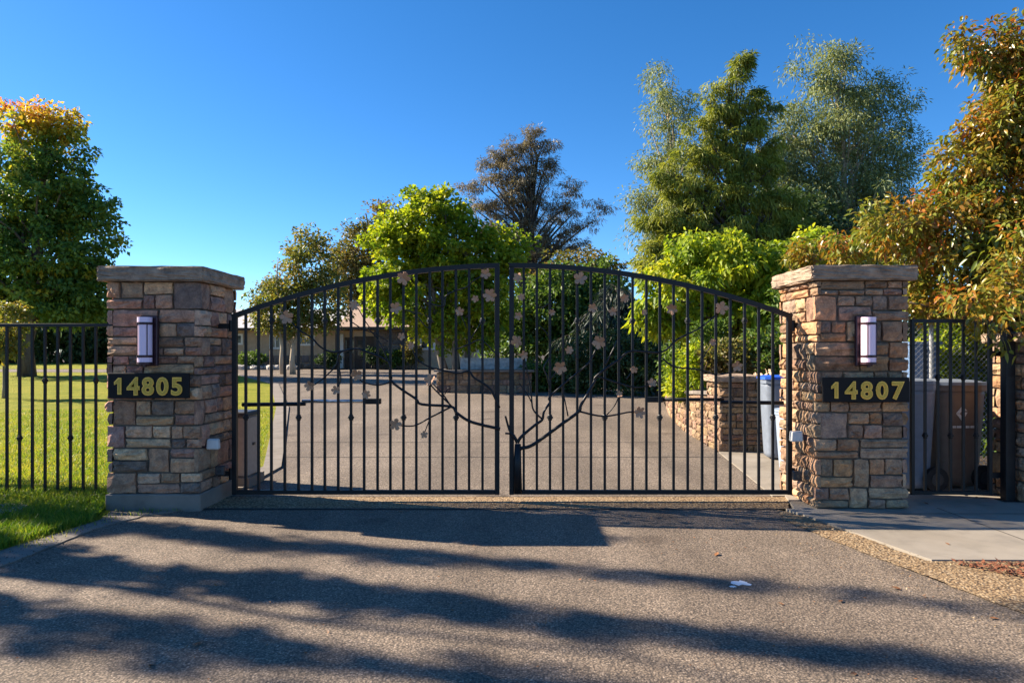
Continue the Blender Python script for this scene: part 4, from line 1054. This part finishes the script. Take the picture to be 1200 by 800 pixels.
# right group: green deodar, eucalyptuses
tree('cedar_tree', 'tall green deodar cedar with weeping boughs, right of centre', 872, 34, [(871, 78, 9, 16), (862, 100, 18, 14), (838, 108, 16, 10), (882, 118, 16, 14), (845, 132, 30, 14), (822, 152, 26, 12), (878, 150, 28, 16), (850, 172, 40, 18), (905, 172, 16, 10), (812, 190, 34, 16), (872, 200, 44, 20), (800, 222, 36, 18), (850, 232, 50, 22), (905, 240, 34, 16), (790, 258, 38, 20), (845, 270, 56, 26), (905, 280, 44, 24), (785, 295, 40, 22), (930, 262, 20, 10), (765, 318, 26, 20), (835, 310, 60, 24), (905, 128, 12, 5), (800, 168, 14, 6), (920, 195, 14, 6), (775, 205, 14, 7), (945, 235, 14, 6), (755, 262, 14, 8), (815, 95, 8, 5), (775, 285, 24, 10), (948, 290, 24, 12)],
     820, 74, .40, .28, .055, 'leaf_cedar', 'bark_dark', .42, 88, 92, down=.9, flatz=.6, nlimb=90, shell=.3, droop=.25)
tree('eucalyptus_tree', 'slim grey green eucalyptus left behind the deodar', 790, 42, [(775, 130, 22, 55), (765, 190, 24, 30), (800, 220, 40, 60), (760, 260, 24, 40), (745, 195, 10, 22), (770, 90, 13, 20), (755, 235, 22, 14), (790, 290, 40, 40), (792, 170, 22, 36), (800, 130, 14, 26)],
     260, 66, .75, .24, .07, 'leaf_eucalyptus', 'bark_pale', .25, 95, 101, down=.7, flatz=.85, nlimb=50, shell=.3)
tree('eucalyptus_tree', 'broad grey green eucalyptus between deodar and red leaved tree', 985, 40, [(985, 150, 48, 70), (1025, 190, 45, 70), (950, 190, 40, 70), (975, 90, 32, 36), (935, 75, 12, 22), (985, 70, 16, 20), (1055, 200, 24, 55), (1000, 250, 75, 60), (920, 240, 40, 60), (1040, 130, 28, 36), (925, 150, 18, 30), (912, 195, 26, 40), (1010, 110, 26, 30)],
     640, 92, .78, .24, .07, 'leaf_eucalyptus', 'bark_pale', .35, 75, 102, down=.7, flatz=.85, nlimb=70, shell=.3)
tree('dark_tree', 'dark green tree filling in below the eucalyptus', 905, 38, [(905, 280, 75, 60), (960, 310, 90, 50), (850, 310, 70, 50), (1040, 300, 90, 60)], 300, 55, .8, .30, .2, 'leaf_dark', 'bark_dark', .3, 240, 103, nlimb=14)
# yellow green tree over the retaining wall
tree('walnut_tree', 'lush yellow green tree standing behind the curved stone wall', 866, 16.2, [(850, 325, 62, 46), (790, 345, 40, 42), (905, 320, 48, 44), (965, 290, 44, 26), (830, 292, 44, 24), (770, 375, 26, 26), (870, 365, 60, 30), (930, 345, 40, 34), (815, 380, 34, 22)],
     420, 46, .26, .16, .085, 'leaf_yellowgreen', 'bark_brown', .13, 290, 104, big=True, down=.5, droop=.3, nlimb=34, base_z=.95)
# centre background
tree('green_tree', 'dense mid green tree right behind the gate centre', 640, 33, [(640, 370, 55, 50), (605, 390, 40, 55), (680, 400, 50, 45), (660, 340, 40, 32), (700, 340, 30, 40)], 330, 55, .6, .22, .17, 'leaf_green', 'bark_dark', .25, 330, 105, nlimb=16)
tree('olive_tree', 'small olive green tree peeking over the gate right of cedar', 690, 44, [(690, 315, 38, 26), (660, 320, 30, 26), (710, 340, 26, 34)], 120, 45, .7, .24, .16, 'leaf_olive', 'bark_dark', .2, 300, 106, nlimb=12)
cedar('spruce_tree', 'dark blue green spruce behind the right gate leaf', 722, 29, 335, 455, 66, 'leaf_spruce', 'bark_dark', .18, 107, whorls=20, nb=8, per=190, prof=.5, ragged=.2)
for i, (px, d, py, rx, ry, m_, w) in enumerate([(640, 25.5, 440, 30, 22, 'leaf_green', 'below the dense green tree'), (690, 24.5, 428, 38, 36, 'leaf_dark', 'at the driveway end left of spruce'), (735, 23.8, 420, 40, 44, 'leaf_dark', 'in front of the spruce'), (775, 23, 425, 30, 40, 'leaf_dark', 'left of the curved wall'), (810, 21.5, 420, 34, 34, 'leaf_green', 'just behind the curved wall end'), (620, 26.5, 452, 14, 10, 'leaf_yellowgreen', 'at the right end of planter')]):
    tree('shrub', 'rounded leafy shrub ' + w, px, d, [(px, py, rx, ry), (px - rx * .4, py + ry * .3, rx * .6, ry * .6), (px + rx * .4, py + ry * .25, rx * .6, ry * .6)], 90, 50, .34, .14, .10, m_, 'bark_dark', .05, py - ry * .4, 120 + i, cat='shrub', group='shrubs at the end of the driveway', nlimb=10, stems=3)
for i, (px, d, py, rx, ry, m_, w, bz) in enumerate([(795, 13.6, 445, 12, 24, 'leaf_yellowgreen', 'yellow green spiky bush at the bend of the curved wall', .8), (818, 13.2, 425, 22, 26, 'leaf_yellowgreen', 'yellow green bush above the curved wall', .85), (845, 12.9, 420, 24, 20, 'leaf_pink', 'pinkish leaved plant behind the low stone pillar', .9), (880, 12.8, 415, 26, 22, 'leaf_pink', 'reddish plant right of the low stone pillar', .9), (905, 12.6, 405, 26, 30, 'leaf_green', 'green bush behind the blue lidded bin', .9), (835, 14.2, 395, 26, 22, 'leaf_green', 'mid green bush beneath the yellow green tree', .95)]):
    tree('garden_plant', w, px, d, [(px, py, rx, ry)], 42, 34, .16, .11, .035 if i == 0 else .055, m_, 'bark_brown', .02, py - ry * .3, 140 + i, cat='plant', nlimb=10, stems=3, base_z=bz, down=-.3)
for i, (px, py, rx, ry, m_, w) in enumerate(HOUSE_SHRUBS):
    tree('shrub', w, px, 47.6, [(px, py, rx, ry)], 46, 40, .32, .16, .11, m_, 'bark_dark', .05, py - ry * .3, 180 + i, cat='shrub', nlimb=8, stems=2, group='shrubs in front of the house')
# shrubs around the right bins
for i, (px, d, py, rx, ry, m_, w) in enumerate([(1078, 10.4, 432, 22, 24, 'leaf_yellowgreen', 'yellow green shrub behind the pale grey bin'), (1135, 9.9, 400, 36, 36, 'leaf_bright', 'bright green shrub behind the brown bin'), (1185, 9.8, 430, 36, 70, 'leaf_green', 'green shrub behind the right stone wall'), (1100, 12.5, 380, 60, 50, 'leaf_dark', 'dark shrub behind the chain link fence'), (1010, 12.8, 350, 60, 60, 'leaf_dark', 'dark shrub directly behind right pillar'), (940, 13.8, 370, 34, 50, 'leaf_green', 'green shrub just left of right pillar')]):
    tree('shrub', w, px, d, [(px, py, rx, ry), (px, py + ry * .8, rx, ry * .8)], 90, 40, .2, .11, .065, m_, 'bark_brown', .03, py - ry * .3, 160 + i, cat='shrub', nlimb=10, stems=3, group='shrubs behind the right pillar')
# red leaved tree, upper right
def redcol(p, r, g, ci):
    return r * .68 + .42 * g.uniform(0, 1, int(ci.max()) + 1)[ci] ** 2.2 + .03
tree('red_leaved_tree', 'big near tree with russet and green drooping leaves, upper right', 1260, 9.4,
     [(1225, 130, 62, 80), (1165, 62, 40, 26), (1190, 215, 70, 60), (1130, 195, 30, 50), (1130, 265, 85, 46), (1215, 300, 80, 80), (1060, 262, 52, 34), (1120, 320, 72, 44), (1190, 372, 50, 34), (1260, 200, 80, 190), (1010, 286, 55, 24, 1.5), (960, 300, 40, 18, 2.2), (1185, 45, 34, 26), (1090, 345, 34, 30), (1200, 100, 45, 45), (1165, 150, 45, 34), (1180, 345, 60, 50), (1195, 400, 24, 20), (1122, 52, 12, 16), (1168, 376, 22, 18, -2.2), (1142, 352, 30, 18, -1.8), (1200, 395, 20, 26, -2.3), (1190, 345, 34, 34, -2.0), (1210, 300, 40, 40, -1.5)],
     1800, 30, .18, .092, .046, 'leaf_red', 'bark_brown', .14, 60, 110, big=True, down=.32, droop=.28, nlimb=60, singles=300, colour=redcol, shell=.5, flatz=.8)

# slim columnar trees left of the frame: only their shadows reach the road
U = Vector((.957, -.29)); KS = 1 / math.tan(R(SUN_EL))
for i, (tx, ty, h, r, den, w) in enumerate([(2.75, 3.36, 9.0, .29, 1.9, 'nearest the road'), (-.6, 3.20, 8.2, .24, .9, 'closest to the camera'), (3.9, 4.05, 10.0, .11, .8, 'second from the road'), (1.95, 5.66, 9.0, .11, .6, 'nearest the fence'), (-.2, 5.10, 8.0, .18, .7, 'in the row middle'), (2.5, 2.60, 9.5, .2, .8, 'farthest toward the street')]):
    bx, by = tx - U.x * KS * h, ty - U.y * KS * h
    d = by; px = 600 + bx * FP / d; k = FP / d
    spec = [(px + math.sin(j * 2.3 + i) * r * .35 * k, HOR - (z - CZ) * k, r * (1 - .75 * max(0, (z / h - .55) / .45)) * k, h * .06 * k, 0, r * (1 - .75 * max(0, (z / h - .55) / .45)) * k) for j, z in enumerate([h * (.24 + .72 * q / 15) for q in range(16)])]
    tree('columnar_tree', 'slim columnar tree off the left edge, ' + w + ', shading the asphalt', px, d, spec, int(165 * den), 36, .13, .13, .06, 'leaf_dark', 'bark_dark', .10, HOR - (h * .97 - CZ) * k, 200 + i, group='columnar trees left of the frame', nlimb=14)

# ------------------------------------------------------------------ small things on the ground
def blob(name, label, cat, x, y, r, z, m, seed, thick=.002):
    g = random.Random(seed); n = 16
    pts = [(x + math.cos(2 * math.pi * i / n) * r * g.uniform(.45, 1.2), y + math.sin(2 * math.pi * i / n) * r * .8 * g.uniform(.4, 1.2)) for i in range(n)]
    mb = MB().prism([p for p in pts], 2, z, z + thick); return tag(mb.build(name, m), label, cat)
x, y = G(868, 683); blob('paint_spot', 'larger white paint splash on the asphalt right of centre', 'paint', x, y, .075, .0005, 'paint_splash', 3)
x, y = G(858, 687); blob('paint_spot', 'tiny white paint drip left of the larger splash', 'paint', x, y, .025, .0005, 'paint_splash', 5)
e = empty('utility_lid', (-4.62, 6.9, .0), 'round concrete utility lid in the grass at left edge', 'lid')
x, y = G(8, 603); e.location = (x - .1, y, 0)
MB().tube([(0, 0, -.05), (0, 0, .05)], .30, 28).build('rim', 'kerb_concrete', e); MB().tube([(0, 0, .051), (0, 0, .062)], .25, 28).build('cover', 'concrete', e)
g = random.Random(5); DL = []
for q in range(3):
    V, F, _ = leaves(np.zeros((1, 3)), np.array([[1, 0, 0.]]), np.array([[.2, .1, 1.]]), np.array([1.]), np.array([.55]), True, -.12)
    DL.append(npmesh('fallen_leaf', V + np.array([[-.5, 0, .05]]), F, 'dry_leaf'))
spots = [(470, 600, 'lying near the middle of gate'), (1085, 592, 'before the pedestrian gate'), (1130, 582, 'under the pedestrian gate'), (1145, 585, 'right of another under the pedestrian gate'), (1150, 580, 'against the stone wall foot'),
         (232, 755, 'alone on the shaded lower left asphalt'), (176, 780, 'at the lower left corner of asphalt'), (915, 708, 'below the white paint splash'), (985, 705, 'right of the white paint splash'), (1165, 725, 'near the gravel at right'), (840, 650, 'above the white paint splash'), (1000, 790, 'at the bottom right edge'), (1110, 640, 'on the concrete walk'), (1050, 690, 'on the asphalt beside tan gravel')]
for i, (px, py, w) in enumerate(spots):
    x, y = G(px, py); o = link('fallen_leaf', DL[i % 3]); zz = .02 if (y > 5.3 and x > 2.9) else .002
    o.location = (x, y, zz); s = g.uniform(.045, .075); o.scale = (s, s, s); o.rotation_euler = (g.uniform(-.2, .2), g.uniform(-.2, .2), g.uniform(0, 6))
    tag(o, 'small curled brown fallen leaf ' + w, 'leaf', 'fallen leaves on the paving')
